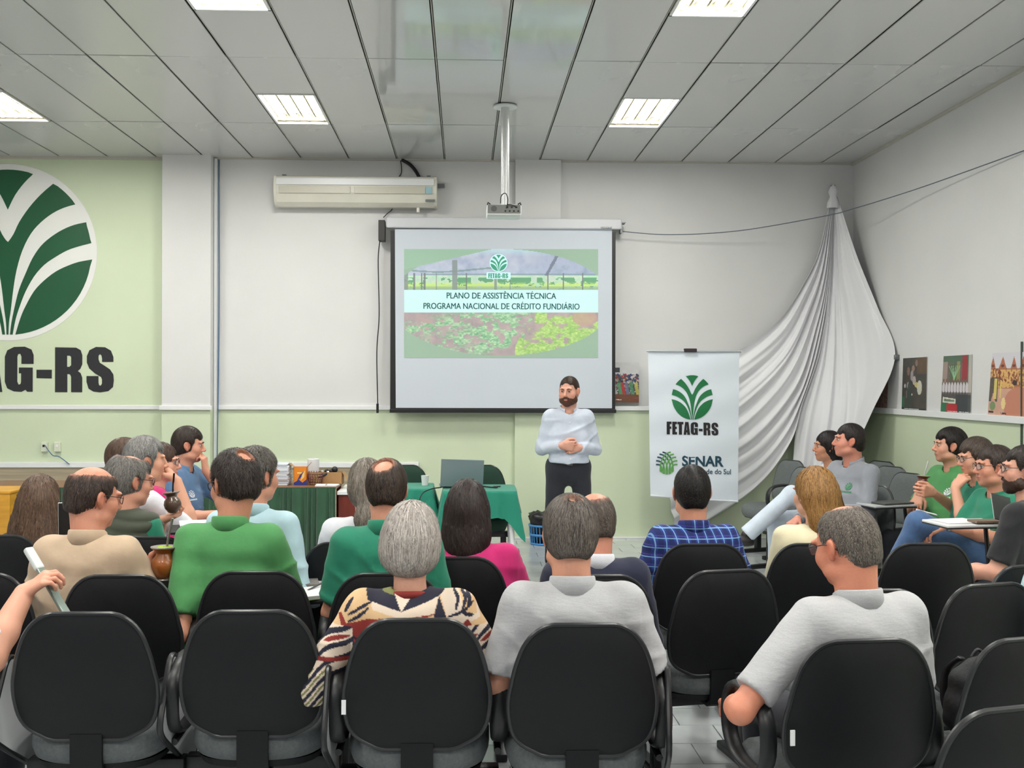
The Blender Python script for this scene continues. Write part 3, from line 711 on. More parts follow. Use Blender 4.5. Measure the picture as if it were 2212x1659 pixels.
        for ax in range(3):
            o1, o2 = [k for k in range(3) if k != ax]
            for d1 in (0,1):
                for d2 in (0,1):
                    A = I.copy(); A[:, o1] += d1; A[:, o2] += d2; B = A.copy(); B[:, ax] += 1
                    fa = F[A[:,0],A[:,1],A[:,2]]; fb = F[B[:,0],B[:,1],B[:,2]]; cr = (fa < 0) != (fb < 0)
                    t = np.where(cr, fa/np.where(cr, fa-fb, 1), 0); q = A.astype(float); q[:, ax] += t
                    P_ += q*cr[:, None]; C += cr
        V = s.lo + s.h*(P_/C[:, None]); Q = []
        for ax in range(3):
            o1, o2 = (ax+1) % 3, (ax+2) % 3
            sa = [slice(None)]*3; sb = [slice(None)]*3; sa[ax] = slice(0, -1); sb[ax] = slice(1, None)
            cr = S[tuple(sa)] != S[tuple(sb)]; E = np.argwhere(cr)
            ok = (E[:, o1] > 0) & (E[:, o2] > 0) & (E[:, o1] < n[o1]) & (E[:, o2] < n[o2]); E = E[ok]
            fl_ = S[E[:,0],E[:,1],E[:,2]]
            def cid(a, b):
                c = E.copy(); c[:, o1] -= a; c[:, o2] -= b; return vid[c[:,0],c[:,1],c[:,2]]
            q = np.stack([cid(1,1), cid(0,1), cid(0,0), cid(1,0)], 1)
            q[~fl_] = q[~fl_][:, ::-1]; Q.append(q)
        Q = np.concatenate(Q); Q = Q[(Q >= 0).all(1)]
        return V, Q
def np_mesh(name, parts, m, parent, smooth=True):
    """parts: list of (V, Q, C) ; C None or per-vertex linear colour"""
    o = 0; Vs = []; Qs = []; Cs = []; hasc = any(p[2] is not None for p in parts)
    for V, Q, C in parts:
        Vs.append(V); Qs.append(Q + o); o += len(V)
        if hasc: Cs.append(C if C is not None else np.ones((len(V), 3)))
    V = np.concatenate(Vs); me = bpy.data.meshes.new(name)
    me.vertices.add(len(V)); me.vertices.foreach_set('co', V.astype(f32).ravel())
    Q = np.concatenate([q.ravel() for q in Qs]); cnt = np.concatenate([np.full(len(q), q.shape[1]) for q in Qs])
    me.loops.add(len(Q)); me.loops.foreach_set('vertex_index', Q.astype(np.int32))
    me.polygons.add(len(cnt)); me.polygons.foreach_set('loop_start', np.concatenate([[0], np.cumsum(cnt)[:-1]]).astype(np.int32))
    me.polygons.foreach_set('loop_total', cnt.astype(np.int32)); me.update(calc_edges=True)
    if hasc:
        a = np.ones((len(V), 4), f32); a[:, :3] = np.concatenate(Cs); me.color_attributes.new('Col', 'FLOAT_COLOR', 'POINT').data.foreach_set('color', a.ravel())
    return link(name, me, m, parent, smooth)
A3 = lambda *a: np.array(a, float)
def unit(v): v = np.array(v, float); return v/np.linalg.norm(v)
def eul(yaw, pitch=0, roll=0):
    """yaw + = to the left, pitch + = up, roll + = to the right shoulder"""
    return np.array((Matrix.Rotation(math.radians(yaw), 3, 'Z') @ Matrix.Rotation(math.radians(pitch), 3, 'X') @ Matrix.Rotation(math.radians(roll), 3, 'Y')))
# ------------------------------------------------------------------ hand
FING = [(.030,.074,.0092),(.010,.082,.0095),(-.011,.076,.009),(-.030,.058,.008)]
def hand(f, w, d, nrm, side, curl=.6, thumb=.5, k=1.0, spread=.08):
    """w wrist point, d direction of the metacarpals, nrm palm normal (the way the palm faces), side: toward the thumb"""
    w = A3(*w); d = unit(d); nrm = np.array(nrm, float); nrm = unit(nrm - d*(nrm @ d)); s_ = unit(np.cross(d, nrm)); s_ = s_*(1 if s_ @ np.array(side, float) >= 0 else -1)
    f.cone(w, w + d*.03*k, .024*k, .026*k, k=.012, sq=(nrm, .7))
    for i, (off, L, r) in enumerate(FING):
        r *= k; m = w + d*(.088 - abs(i-1)*.004)*k + s_*off*1.02*k
        f.cone(w + d*.015*k + s_*off*.5*k, m, .0145*k, .0125*k, k=.012)
        c = curl if not hasattr(curl, '__len__') else curl[i]
        dd = unit(d + s_*spread*(1.2-i*.8)); p = m; ang = c*.75
        for j, q in enumerate((.44, .32, .24)):
            dd2 = unit(dd*math.cos(ang) + nrm*math.sin(ang)); p2 = p + dd2*L*q*k
            f.cone(p, p2, r*(1-.07*j), r*(1-.07*(j+1)), k=.003 if j else .006)
            p = p2; nx = unit(nrm*math.cos(ang) - dd*math.sin(ang)); dd = dd2; nrm_ = nx
            nrm_l = nx
            # bend further in the same plane
            d0 = dd; nrm_t = nx; ang = c*(1.15 if j == 0 else .8)
            nrm_saved = nrm_t
            dd = d0; 
            # rotate frame
            nr = nrm_saved
            if j < 2:
                tmp = unit(dd*math.cos(ang) + nr*math.sin(ang)); p3 = p + tmp*L*(.32, .24)[j]*k
                f.cone(p, p3, r*(1-.07*(j+1)), r*(1-.07*(j+2)), k=.003); nr2 = unit(nr*math.cos(ang) - dd*math.sin(ang)); dd = tmp; p = p3
                if j == 0:
                    ang = c*.8; tmp = unit(dd*math.cos(ang) + nr2*math.sin(ang)); f.cone(p, p + tmp*L*.24*k, r*.86, r*.78, k=.003)
                break
    b = w + d*.022*k + s_*.024*k; t1 = unit(d*(.75) + s_*(.75*(1-thumb)+.25) + nrm*(.3+.5*thumb)); p1 = b + t1*.042*k
    t2 = unit(d*.9 + s_*(.35-.6*thumb) + nrm*(.2+.5*thumb)); p2 = p1 + t2*.032*k; t3 = unit(d*.9 + s_*(.1-.6*thumb) + nrm*(.2+.4*thumb))
    f.cone(b, p1, .0165*k, .0125*k, k=.012); f.cone(p1, p2, .0118*k, .011*k, k=.004); f.cone(p2, p2 + t3*.024*k, .0108*k, .009*k, k=.004)
# ------------------------------------------------------------------ head
def head_field(f, H, R, k=1.0, fem=False, fat=0.0, neck=None, neckr=.055):
    """H head centre, R 3x3 rotation (local x right, y forward, z up)"""
    T = lambda *p: H + R @ (np.array(p, float)*k)
    def E(c, r, kk=.02, sub=False, R2=None):
        f.ell(T(*c), np.array(r)*k, kk, R=R if R2 is None else R @ R2, sub=sub)
    def C(a, b, r1, r2, kk=.015, sub=False): f.cone(T(*a), T(*b), r1*k, r2*k, kk, sub=sub)
    E((0,-.018,.030), (.074,.094,.086)); E((0,-.03,.0), (.070,.080,.075), .03)
    E((0,.030,-.03), (.058+fat*.3,.062,.080), .03); E((0,.032,-.072), (.046+fat,.052,.040), .03)
    E((0,.066,-.098), (.022+fat*.4,.020,.017), .02)
    for sx in (-1, 1):
        E((sx*.040,.058,-.030), (.024+fat*.5,.026,.028), .025); E((sx*.030,.080,.026), (.026,.013,.009), .014)
        E((sx*.045,.02,-.075), (.02+fat,.04,.024), .02)
        E((sx*.031,.098,.006), (.017,.013,.010), .012, sub=True)
    C((0,.086,.014), (0,.108,-.026), .0085, .0115, .010); E((0,.106,-.030), (.011,.010,.009), .008)
    for sx in (-1, 1): E((sx*.012,.098,-.033), (.008,.010,.007), .006)
    E((0,.088,-.058), (.024,.012,.0065), .006); E((0,.086,-.069), (.020,.012,.0065), .006)
    E((0,.101,-.0635), (.022,.009,.0016), .003, sub=True)
    for sx in (-1, 1):
        R2 = np.array(Matrix.Rotation(sx*.35, 3, 'Z') @ Matrix.Rotation(.2, 3, 'X'))
        E((sx*.082,-.008,-.004), (.0085,.0175,.0285), .006, R2=R2); E((sx*.091,-.003,.0), (.006,.009,.016), .004, sub=True, R2=R2)
        E((sx*.078,.002,-.030), (.006,.009,.012), .006)
    if neck is not None:
        f.cone(T(0,-.030,-.045), neck, neckr*.98*k, neckr*1.08, .03)
        f.cone(T(0,-.01,-.085), neck + A3(0,.015,0), .035*k, .05, .03)
def head_col(V, H, R, k, base, fem=False):
    q = ((V - H) @ R)/k; c = np.tile(np.array(lin(base)), (len(V), 1)); 
    def tint(mask, rgb, a):
        nonlocal c; m = (mask*a)[:, None]; c = c*(1-m) + np.array(lin(rgb))*m
    g = lambda p, r: np.exp(-(((q-np.array(p))/np.array(r))**2).sum(1))
    b = np.array(base, float)
    tint(g((0,.095,-.063), (.024,.02,.010)), (176,92,86) if not fem else (172,72,78), .75)
    for sx in (-1, 1):
        tint(g((sx*.045,.07,-.03), (.022,.03,.02)), b*np.array((1.0,.80,.76)), .45)
        tint(g((sx*.08,0,-.005), (.012,.03,.035)), b*np.array((1.0,.76,.70)), .6)
        tint(g((sx*.031,.09,.004), (.018,.02,.009)), b*.72, .5)
    tint(g((0,.11,-.03), (.016,.02,.012)), b*np.array((1.0,.80,.75)), .5)
    n = .5+.5*np.sin(q[:,0]*310+np.sin(q[:,2]*230)*2)*np.sin(q[:,2]*270+np.sin(q[:,1]*190)*2)
    return c*(1-.05*n[:, None])
# ------------------------------------------------------------------ hair
def hair(parent, H, R, k, st, skinfld, seed, body=None):
    """st: dict(kind, col, col2, t, bald, len, n)"""
    kind = st.get('kind', 'short'); t = st.get('t', .010); c1 = np.array(lin(st['col'])); c2 = np.array(lin(st.get('col2', st['col'])))
    lo = H - A3(.22,.22,.40 if kind in ('long','mid','tail') else .16)*k; hi = H + A3(.22,.22,.17)*k
    h = .0055 if kind == 'short' else .0075
    f = Fld(lo, hi, h); T = lambda *p: H + R @ (np.array(p, float)*k)
    def E(c, r, kk=.02, sub=False, cut=None): f.ell(T(*c), np.array(r)*k, kk, R=R, sub=sub, cut=cut)
    E((0,-.018,.032), (.075+t,.095+t,.086+t*1.2), .0); E((0,-.032,-.002), (.071+t,.080+t,.076+t), .02)
    if kind == 'short': E((0,-.062,-.045), (.054+t*.6,.040+t,.042), .02)
    if kind in ('bob',):
        E((0,-.03,-.01), (.094,.105,.085), .03); E((0,-.05,-.06), (.072,.062,.05), .03); E((0,-.035,-.045), (.088,.08,.05), .03)
    if kind in ('mid', 'long', 'tail'):
        E((0,-.045,-.03), (.078+t,.075+t,.09), .03)
    extra = st.get('mass', [])
    for (a, b, r1, r2, sq) in extra: f.cone(T(*a), T(*b), r1*k, r2*k, .03, sq=(R @ A3(0,1,0), sq))
    # the face and the ears stay free
    fz = st.get('front', .0)
    fc = ((0,.116,-.034+fz), (.079,.062,.106)) if kind != 'bob' else ((0,.115,-.04), (.075,.06,.095))
    f.ell(T(*fc[0]), np.array(fc[1])*k, .012, R=R, sub=True)
    f.ell(T(0,.03,-.1), np.array((.075,.07,.07))*k, .012, R=R, sub=True) if kind in ('short',) else None
    if kind == 'short' or st.get('ears'):
        for sx in (-1, 1):
            f.ell(T(sx*.092,.000,-.014), np.array((.030,.028,.044))*k, .008, R=R, sub=True)
            if st.get('temple', 1): f.ell(T(sx*.062,.082,.042), np.array((.028,.040,.034))*k, .012, R=R, sub=True)
            f.ell(T(sx*.075,.075,-.01), np.array((.035,.045,.05))*k, .012, R=R, sub=True)
        pn = T(0,-.05,st.get('nape', -.082)); nn = R @ A3(0,-.25,-1)
        X, Y, Z = f.ax[0][:, None, None], f.ax[1][None, :, None], f.ax[2][None, None, :]
        nn = unit(nn); f.F = np.maximum(f.F, ((X-pn[0])*nn[0]+(Y-pn[1])*nn[1]+(Z-pn[2])*nn[2]).astype(f32))
    for (c, r) in st.get('bald', []): f.ell(T(*c), np.array(r)*k, .008, R=R, sub=True)
    V, Q = f.mesh()
    if len(V) == 0: return None
    rg = np.random.default_rng(seed); parts = []
    # break up the edge of the cap and give it a body of locks
    q = ((V - H) @ R)/k; az = np.arctan2(q[:,0], -q[:,1]+.0); wav = np.sin(az*st.get('locks', 26)+q[:,2]*30+seed)*np.sin(az*11+2*np.sin(q[:,2]*40))
    G = f.grad(V); amp = st.get('amp', .0016 if kind == 'short' else .0035)
    V = V + G*(wav*amp)[:, None]
    mixv = np.clip(.35+.3*wav+.15*rg.standard_normal(len(V)), 0, 1)[:, None]
    top = np.clip((q[:,2]-.02)*7, 0, 1)[:, None]*st.get('topfade', 0)
    C = (c1*(1-mixv)+c2*mixv)*.8
    for (c, r) in st.get('bald', []):
        e_ = np.sqrt((((q - np.array(c))/np.array(r))**2).sum(1)); m = np.clip(1 - (e_-1)/.42, 0, 1)[:, None]*.75; C = C*(1-m) + np.array(lin(st.get('skin', (205,150,126))))*.8*m
    parts.append((V, Q, C))
    # strands
    n = int(st.get('n', 2600)*(1.35 if kind == 'short' else 1.1)); L = st.get('len', .03 if kind == 'short' else .11); wd = st.get('w', .00085 if kind == 'short' else .0014)
    idx = rg.integers(0, len(V), n); p = V[idx] + rg.normal(0, .002, (n, 3)); out = G[idx]
    face = (((p - H) @ R)/k)
    crown = T(0,-.03,.11); dn = A3(0,0,-1); seg = 3 if kind == 'short' else 6
    lens = L*rg.uniform(.6, 1.25, n)*k; pts = [p]; 
    part = R @ A3(1,0,0)
    for i in range(seg):
        g = f.grad(p); away = (p - crown); flow = dn[None, :]*(.9 if kind != 'short' else .7) + away/np.maximum(np.linalg.norm(away, axis=1, keepdims=True), .02)*st.get('radial', .6)
        cmb = st.get('comb'); 
        if cmb is not None: flow = flow + (R @ A3(*cmb))[None, :]
        flow = flow + rg.normal(0, st.get('mess', .18), (n, 3)); flow -= g*(flow*g).sum(1, keepdims=True)
        flow /= np.maximum(np.linalg.norm(flow, axis=1, keepdims=True), 1e-6)
        p = p + flow*(lens/seg)[:, None]; g = f.grad(p); d = f.samp(p); lift = .0008 + st.get('lift', .0012)*(i+1)/seg
        near = (np.abs(d) < .03)[:, None]; p = p - near*g*(d - lift)[:, None]; pts.append(p)
    pts = np.array(pts)
    keep = np.ones(n, bool); e0 = ((pts[0]*.3+pts[-1]*.7 - H) @ R)/k
    if kind == 'short':
        for sx in (-1, 1): keep &= (((e0 - np.array((sx*.092,0,-.014)))/np.array((.028,.025,.040)))**2).sum(1) > 1
        keep &= (((e0 - np.array((0,.12,-.03+st.get('front',0))))/np.array((.078,.062,.100)))**2).sum(1) > 1
    for (c, r) in st.get('bald', []):
        rr = np.array(r)*1.0; e_ = ((pts[-1] - H) @ R)/k; keep &= (((e_ - np.array(c))/rr)**2).sum(1) > rg.uniform(.45, 2.3, n)
    pts = pts[:, keep]; out = out[keep]; n = int(keep.sum()); tan = pts[1]-pts[0]; sd = np.cross(tan, out); sd /= np.maximum(np.linalg.norm(sd, axis=1, keepdims=True), 1e-9)
    vs = []; 
    for i in range(seg+1):
        ww = wd*(1-.75*(i/seg)**1.5)*k; up = out*(.0006 if i not in (0, seg) else -.0012); vs += [pts[i]-sd*ww+up, pts[i]+sd*ww+up]
    VS = np.stack(vs, 1).reshape(-1, 3); b = (np.arange(n)*(2*(seg+1)))[:, None]
    QS = np.concatenate([b + np.array([[2*i, 2*i+1, 2*i+3, 2*i+2]]) for i in range(seg)])
    mx_ = rg.beta(1.2, 1.2, n)[:, None]; CC = (c1*(1-mx_) + c2*mx_)*rg.uniform(.75, 1.25, n)[:, None]
    parts.append((VS, QS, np.repeat(CC, 2*(seg+1), axis=0)))
    hm = mat('hair', (60,45,35), .48, vcol=True, spec=.35)
    return np_mesh('hair', parts, hm, parent)
# ------------------------------------------------------------------ person
def arm_pts(sp, side, sh, hz, lean):
    if not isinstance(sp, str) and isinstance(sp[0][0], str): sp = ((.25,0,-.28), (.2,.2,-.3))
    P_ = {'lap': ((.225,.03,-.29), (.13,.30,-.36)), 'down': ((.23,-.02,-.29), (.24,.18,-.38)), 'desk': ((.235,.10,-.27), (.13,.33,-.25)),
          'cross': ((.22,.04,-.28), (-.02,.22,-.24)), 'wide': ((.265,.02,-.275), (.25,.26,-.33)), 'hang': ((.24,-.03,-.29), (.28,.05,-.53))}
    if isinstance(sp, str): e, w = P_[sp]; zz = sh[2]
    else: e, w = sp; zz = sh[2]
    return A3(side*e[0], sh[1]+e[1], zz+e[2]), A3(side*w[0], sh[1]+w[1], zz+w[2])
PCOUNT = [0]
def person(label, px, ty, s, face=0.0, head=(0,0,0), bw=1.0, hk=1.0, shirt=None, sleeve='short', skin=(214,160,132), hst=None, lean=0.0, hx=0.0, hy=None,
           arms=('lap','lap'), hands=(None, None), collar=None, trousers=None, fem=False, fat=.006, legs='sit', glasses=None, eyes=False, brow=None,
           beard=None, res=.010, stand=False, lens=True, wr=.0075, emblem=None, shoe=None, legpts=None, vest=None, shcol=None, slope=1.0, pelvis=0.0, belly=0.0,
           finehands=True, hs=1.0, noshoe=False, shade=None, cs=None):
    PCOUNT[0] += 1; seed = PCOUNT[0]
    Yh = F/s
    if cs: Y2 = F/cs + .235 + lean; hk = hk*min(1.12, max(.94, Y2/Yh)); s = F/Y2; Yh = Y2; HKW = 1
    tgt = P(px, ty + .112*s*hk, Yh)             # head centre in the world
    hz = tgt.z
    zp = .55 if not stand else .93
    q = (hz - zp)/(.645 if not stand else .665)
    hyy = .035 + lean if hy is None else hy
    fr = math.radians(face); cf, sf = math.cos(fr), math.sin(fr)
    lx, ly = hx, hyy
    root_xy = (tgt.x - (cf*lx - sf*ly), tgt.y - (sf*lx + cf*ly))
    H = A3(lx, ly, hz); nb = A3(hx*.75, lean*.86-.008, hz - .148*hk); shz = hz - (.148*hk + .070*max(.8, min(1.1, q)) + .01*(slope-1)*4)
    shc = A3(hx*.6, lean*.8-.01, shz); sw = .147*bw; R = eul(*head)
    sk = mat('skin', skin, .5, vcol=True, sss=.08, bump=.12, bscale=180)
    # ---- body mesh
    parts = []
    f = Fld(H - A3(.135,.155,.20)*hk, H + A3(.135,.155,.145)*hk, .0048*(1 if s > 200 else 1.2))
    head_field(f, H, R, hk, fem, fat, neck=nb - A3(0,0,.03), neckr=.048 if fem else .060)
    V, Q = f.mesh(); parts.append((V, Q, head_col(V, H, R, hk, skin, fem)))
    hf = f
    hb = zp; hip = [A3(sx*.09*bw, pelvis, hb) for sx in (-1, 1)]
    if legpts: LG = [[A3(*p) for p in L_] for L_ in legpts]
    elif stand: LG = [[A3(sx*.10, 0, .93), A3(sx*.13, .015, .50), A3(sx*.145, -.01, .09), A3(sx*.16, .12, .04)] for sx in (-1, 1)]
    else: LG = [[A3(sx*.095, pelvis, .545), A3(sx*.14, .42+pelvis, .535), A3(sx*.13, .40+pelvis, .10), A3(sx*.14, .53+pelvis, .045)] for sx in (-1, 1)]
    f = Fld((-.62,-.45,0), (.62,.85,hz), .018)
    f.ell((0,pelvis,hb+.02), (.15*bw,.10,.10), .05); f.cone((0,pelvis+.0,hb+.05), (shc[0]*.6, shc[1]*.7, (hb+shz)/2+.02), .085, .08, .05, sq=((1,0,0), 1.45))
    f.cone((shc[0]*.6, shc[1]*.7, (hb+shz)/2+.02), nb - A3(0,.0,.09), .08, .07, .05, sq=((1,0,0), 1.5)); f.cone(nb - A3(0,0,.12), nb - A3(0,0,.0), .05, .045, .03)
    for i, sx in enumerate((-1, 1)):
        g = LG[i]; f.cone(g[0], g[1], .065, .05, .03); f.cone(g[1], g[2], .046, .03, .02); f.cone(g[2] - A3(0,.03,.03), g[3], .03, .026, .02)
    AP = []
    for i, sx in enumerate((-1, 1)):
        sh = shc + A3(sx*sw, 0, 0); el, wr_ = arm_pts(arms[i] if isinstance(arms[i], str) or not isinstance(arms[i][1][0], str) else (arms[i][0], (0,0,0)), sx, shc, hz, lean)
        def loc_(q_): d_ = P(*q_[1:]); dx, dy = d_.x-root_xy[0], d_.y-root_xy[1]; return A3(cf*dx+sf*dy, -sf*dx+cf*dy, d_.z)
        if not isinstance(arms[i], str):
            if isinstance(arms[i][0][0], str): el = loc_(arms[i][0])
            if isinstance(arms[i][1][0], str): wr_ = loc_(arms[i][1])
        AP.append((sh, el, wr_)); f.cone(sh, el, .038, .032, .03)
        f.cone(shc + A3(sx*.06, 0, .0), sh, .05, .04, .03)
    V, Q = f.mesh(); parts.append((V, Q, np.tile(np.array(lin(skin)), (len(V), 1))))
    for i, sx in enumerate((-1, 1)):
        sh, el, wp = AP[i]; d = unit(wp - el); hd = hands[i] or {}
        hd_d = hd.get('d', d); L0 = el*.55+sh*.45; hh = .0042 if (s > 380 or finehands) else .006
        allp = np.array([L0, el, wp, wp + unit(hd_d)*.19]); f = Fld(allp.min(0) - .07, allp.max(0) + .07, hh)
        f.cone(L0, el, .044*hs, .040*hs, .02); f.cone(el, el*.6+wp*.4, .041*hs, .038*hs, .02); f.cone(el*.6+wp*.4, wp, .038*hs, .027*hs, .02)
        hand(f, wp, hd_d, hd.get('n', A3(0,0,-1)), hd.get('side', A3(-sx,0,0)), curl=hd.get('curl', .7), thumb=hd.get('thumb', .45), k=(.93 if fem else 1.03), spread=hd.get('spread', .07))
        V, Q = f.mesh(); c = np.tile(np.array(lin(skin)), (len(V), 1)); tip = np.linalg.norm(V - (wp + unit(hd_d)*.13), axis=1)
        m = np.clip(1 - tip/.07, 0, 1)[:, None]*.35; c = c*(1-m) + np.array(lin(np.array(skin)*np.array((1.0,.80,.76))))*m; parts.append((V, Q, c))
    body = np_mesh('person', parts, sk, None)
    body.location = (root_xy[0], root_xy[1], 0); body.rotation_euler = (0, 0, fr); tag(body, label, 'person')
    # ---- shirt
    sl = sleeve; ext = np.array([p for a_ in AP for p in (a_[0], a_[1])] + ([a_[2] for a_ in AP] if sl in ('long','elbow') else []))
    fs = Fld((min(-.27*bw, ext[:,0].min()-.09), min(-.22, ext[:,1].min()-.1), hb-.10), (max(.27*bw, ext[:,0].max()+.09), max(.26+belly, ext[:,1].max()+.1), hz-.06), res); by = belly
    zc = (hb+shz)/2; back = -.0
    fs.ell((0,pelvis+.02,hb+.03), ((.152 if stand else .190)*bw,.135+by*.4,.12), .05)
    TW = 1.16 if stand else 1.40
    fs.cone((0,pelvis+.025+by*.4,hb+.08), (shc[0]*.5, shc[1]*.55+.02+by*.3, zc+.02), .132+by*.5, .126, .06, sq=((1,0,0), TW*bw))
    fs.cone((shc[0]*.5, shc[1]*.55+.01, zc+.02), (shc[0]*.95, shc[1]*.95, shz-.055), .118, .112, .06, sq=((1,0,0), 1.42*bw))
    for i, sx in enumerate((-1, 1)):
        sh, el, wp = AP[i]
        fs.cone(nb + A3(sx*.035,-.005,-.045), sh + A3(-sx*.012,0,-.006), .048, .050, .06)
        fs.cone(nb + A3(sx*.05,-.02,-.10), sh + A3(-sx*.03,-.005,-.045), .072, .058, .05)
        d1 = unit(el - sh)
        if sl == 'none': continue
        if sl == 'short':
            e2 = sh + (el-sh)*.86; fs.cone(sh, e2, .064*hs+.004, .060*hs+.004, .035, cut=(sh + (el-sh)*.82, d1))
        elif sl == 'cap': 
            e2 = sh + (el-sh)*.5; fs.cone(sh, e2, .062, .058, .035, cut=(sh + (el-sh)*.45, d1))
        else:
            fs.cone(sh, el, .062*hs, .055*hs, .035); d2 = unit(wp - el); end = .98 if sl == 'long' else .62
            e3 = el + (wp-el)*end; fs.cone(el, e3, .053*hs, .040*hs if sl == 'long' else .048, .02, cut=(el + (wp-el)*(end-.03), d2))
    # neck opening
    fs.cone(nb - A3(0,-.012,.05), nb + A3(0,.0,.09), .061 if not fem else .054, .072, .006, sub=True)
    X, Y, Z = fs.ax[0][:, None, None], fs.ax[1][None, :, None], fs.ax[2][None, None, :]
    if stand: fs.F = np.maximum(fs.F, ((hb+.040) - Z).astype(f32))
    if wr:
        msk = np.clip(1 - np.abs(fs.F)/.03, 0, 1)
        ph = seed*1.7
        w1 = np.sin(X*9+Z*58+4*np.sin(X*5+ph)+3*np.sin(Y*9)) * np.sin(X*13+Z*7+ph)
        w2 = np.sin(X*38-Z*26+3*np.sin(Z*9+ph)) * np.sin(Z*11-X*6+1.3*ph)
        w3 = np.maximum(0, np.sin(np.abs(X)*30+Z*40+2*np.sin(X*11+ph)))**3*np.clip((shz-.1-Z)*6, 0, 1)
        sg = 1 if seed % 2 else -1
        w4 = (1-np.abs(np.sin(X*10*sg+Z*21+1.8*np.sin(X*5+ph)+1.2*np.sin(Z*9)+ph)))**3*np.clip(.2+np.sin(X*7-Z*5+ph)+.4, 0, 1.2)
        w5 = (1-np.abs(np.sin(-X*17*sg+Z*13+1.5*np.sin(Z*8+ph)+2*ph)))**3*np.clip(np.sin(-X*9+Z*11+2*ph)+.1, 0, 1); w4 = w4 + .8*w5
        fs.F = (fs.F + msk*wr*(.28*w1 + .2*w2 + .35*w3 - 1.5*w4*np.clip((shz+.02-Z)*8, 0, 1))).astype(f32)
    Vs, Qs = fs.mesh(); Cs = shcol(Vs, nb, shc, AP, shz) if shcol else None
    sho = np_mesh('shirt', [(Vs, Qs, Cs)], shirt, body)
    if vest:
        fv = Fld((-.33,-.3,hb-.02), (.33,.32,hz-.06), .008); fv.cone((0,pelvis+.03,hb+.08), (shc[0]*.5, shc[1]*.55+.02, zc+.02), .142, .137, .06, sq=((1,0,0), 1.3*bw))
        fv.cone((shc[0]*.5, shc[1]*.55+.01, zc+.02), (shc[0]*.95, shc[1]*.95, shz-.05), .138, .128, .06, sq=((1,0,0), 1.50*bw))
        for sx in (-1, 1): fv.cone(nb + A3(sx*.035,-.005,-.04), shc + A3(sx*sw*.92,0,.004), .066, .070, .05)
        fv.cone(nb - A3(0,0,.04), nb + A3(0,-.003,.012), .072, .068, .02, cut=(nb + A3(0,0,.012), (0,0,1)))
        fv.cone(nb - A3(0,0,.05), nb + A3(0,.0,.09), .058, .062, .004, sub=True)
        for sx in (-1, 1): fv.ell(shc + A3(sx*sw*1.62,0,-.06), (.062,.13,.13), .012, sub=True)
        X, Y, Z = fv.ax[0][:, None, None], fv.ax[1][None, :, None], fv.ax[2][None, None, :]
        fv.F = (fv.F - .008*np.abs(np.sin((Z+.015*np.sin(X*11))*58))).astype(f32) + f32(.004)
        V, Q = fv.mesh(); np_mesh('quilted_vest', [(V, Q, None)], vest, body)
    # ---- collar
    if collar is not None:
        kind, cm = collar; m = MB(); n = 30; ht = .036 if kind != 'crew' else .012
        r0 = .064 if not fem else .056
        fl_ = [(r0+.001, .0), (r0-.001, ht-.004), (r0+.003, ht), (r0+.007, ht-.004), (r0+.014, .0), (r0+.010, -.002)] if kind != 'crew' else [(r0-.004,-.012),(r0+.003,.008),(r0+.009,.006),(r0+.012,-.014)]
        rows_ = len(fl_); op = .5 if kind == 'polo' else .12
        a0 = (PI/2 + (op if kind == 'polo' else 0)); span = 2*PI - 2*(op if kind == 'polo' else 0)
        vs = []
        for j, (r, z) in enumerate(fl_):
            for i in range(n+1):
                a = a0 + span*i/n; fr_ = math.sin(a)
                tp = 1.0 + (.18*max(0, fr_))
                vs.append((nb[0] + r*math.cos(a)*1.05, nb[1]-.006 + r*fr_*tp, nb[2]-.012 + z - .030*fr_*(1 if fr_ > 0 else .35) - (.022 if (j >= rows_-2 and kind == 'polo') else 0)*(1 if abs(math.cos(a)) < .9 or fr_ < 0 else 1.0)))
        fsx = [(j*(n+1)+i, j*(n+1)+i+1, (j+1)*(n+1)+i+1, (j+1)*(n+1)+i) for j in range(rows_-1) for i in range(n)]
        fsx += [((rows_-1)*(n+1)+i, (rows_-1)*(n+1)+i+1, i+1, i) for i in range(n)]
        m.add(vs, fsx); m.build('collar', cm, body, smooth=True)
    # ---- trousers and shoes
    if trousers is not None:
        ft = Fld((-.45,-.30,.03), (.45,1.0,max(hb+.22, max(g_[1][2] for g_ in LG)+.13)), .013 if s > 250 else .016)
        ft.ell((0,pelvis,hb+.015), (.165*bw,.128,.105), .05)
        if stand: ft.cone((0,0,hb-.03), (0,0,hb+.10), .128, .128, .04, sq=((1,0,0), 1.22), cut=((0,0,hb+.050), (0,0,1)))
            
        fl = 1.0 if not (legs == 'flare') else 1.3
        for i in range(2):
            g = LG[i]; e = g[1]*.06 + g[2]*.94
            ft.cone(g[0], g[1], .092, .068, .04); ft.cone(g[1], e, .066, .052*fl, .03, cut=(g[1]*.04+g[2]*.96, g[2]-g[1]))
        X, Y, Z = ft.ax[0][:, None, None], ft.ax[1][None, :, None], ft.ax[2][None, None, :]
        ft.F = (ft.F + np.clip(1-np.abs(ft.F)/.03, 0, 1)*.0025*np.sin(X*22+Y*16+Z*30+seed)*np.sin(Y*9+Z*13)).astype(f32)
        V, Q = ft.mesh(); np_mesh('trousers', [(V, Q, None)], trousers, body)
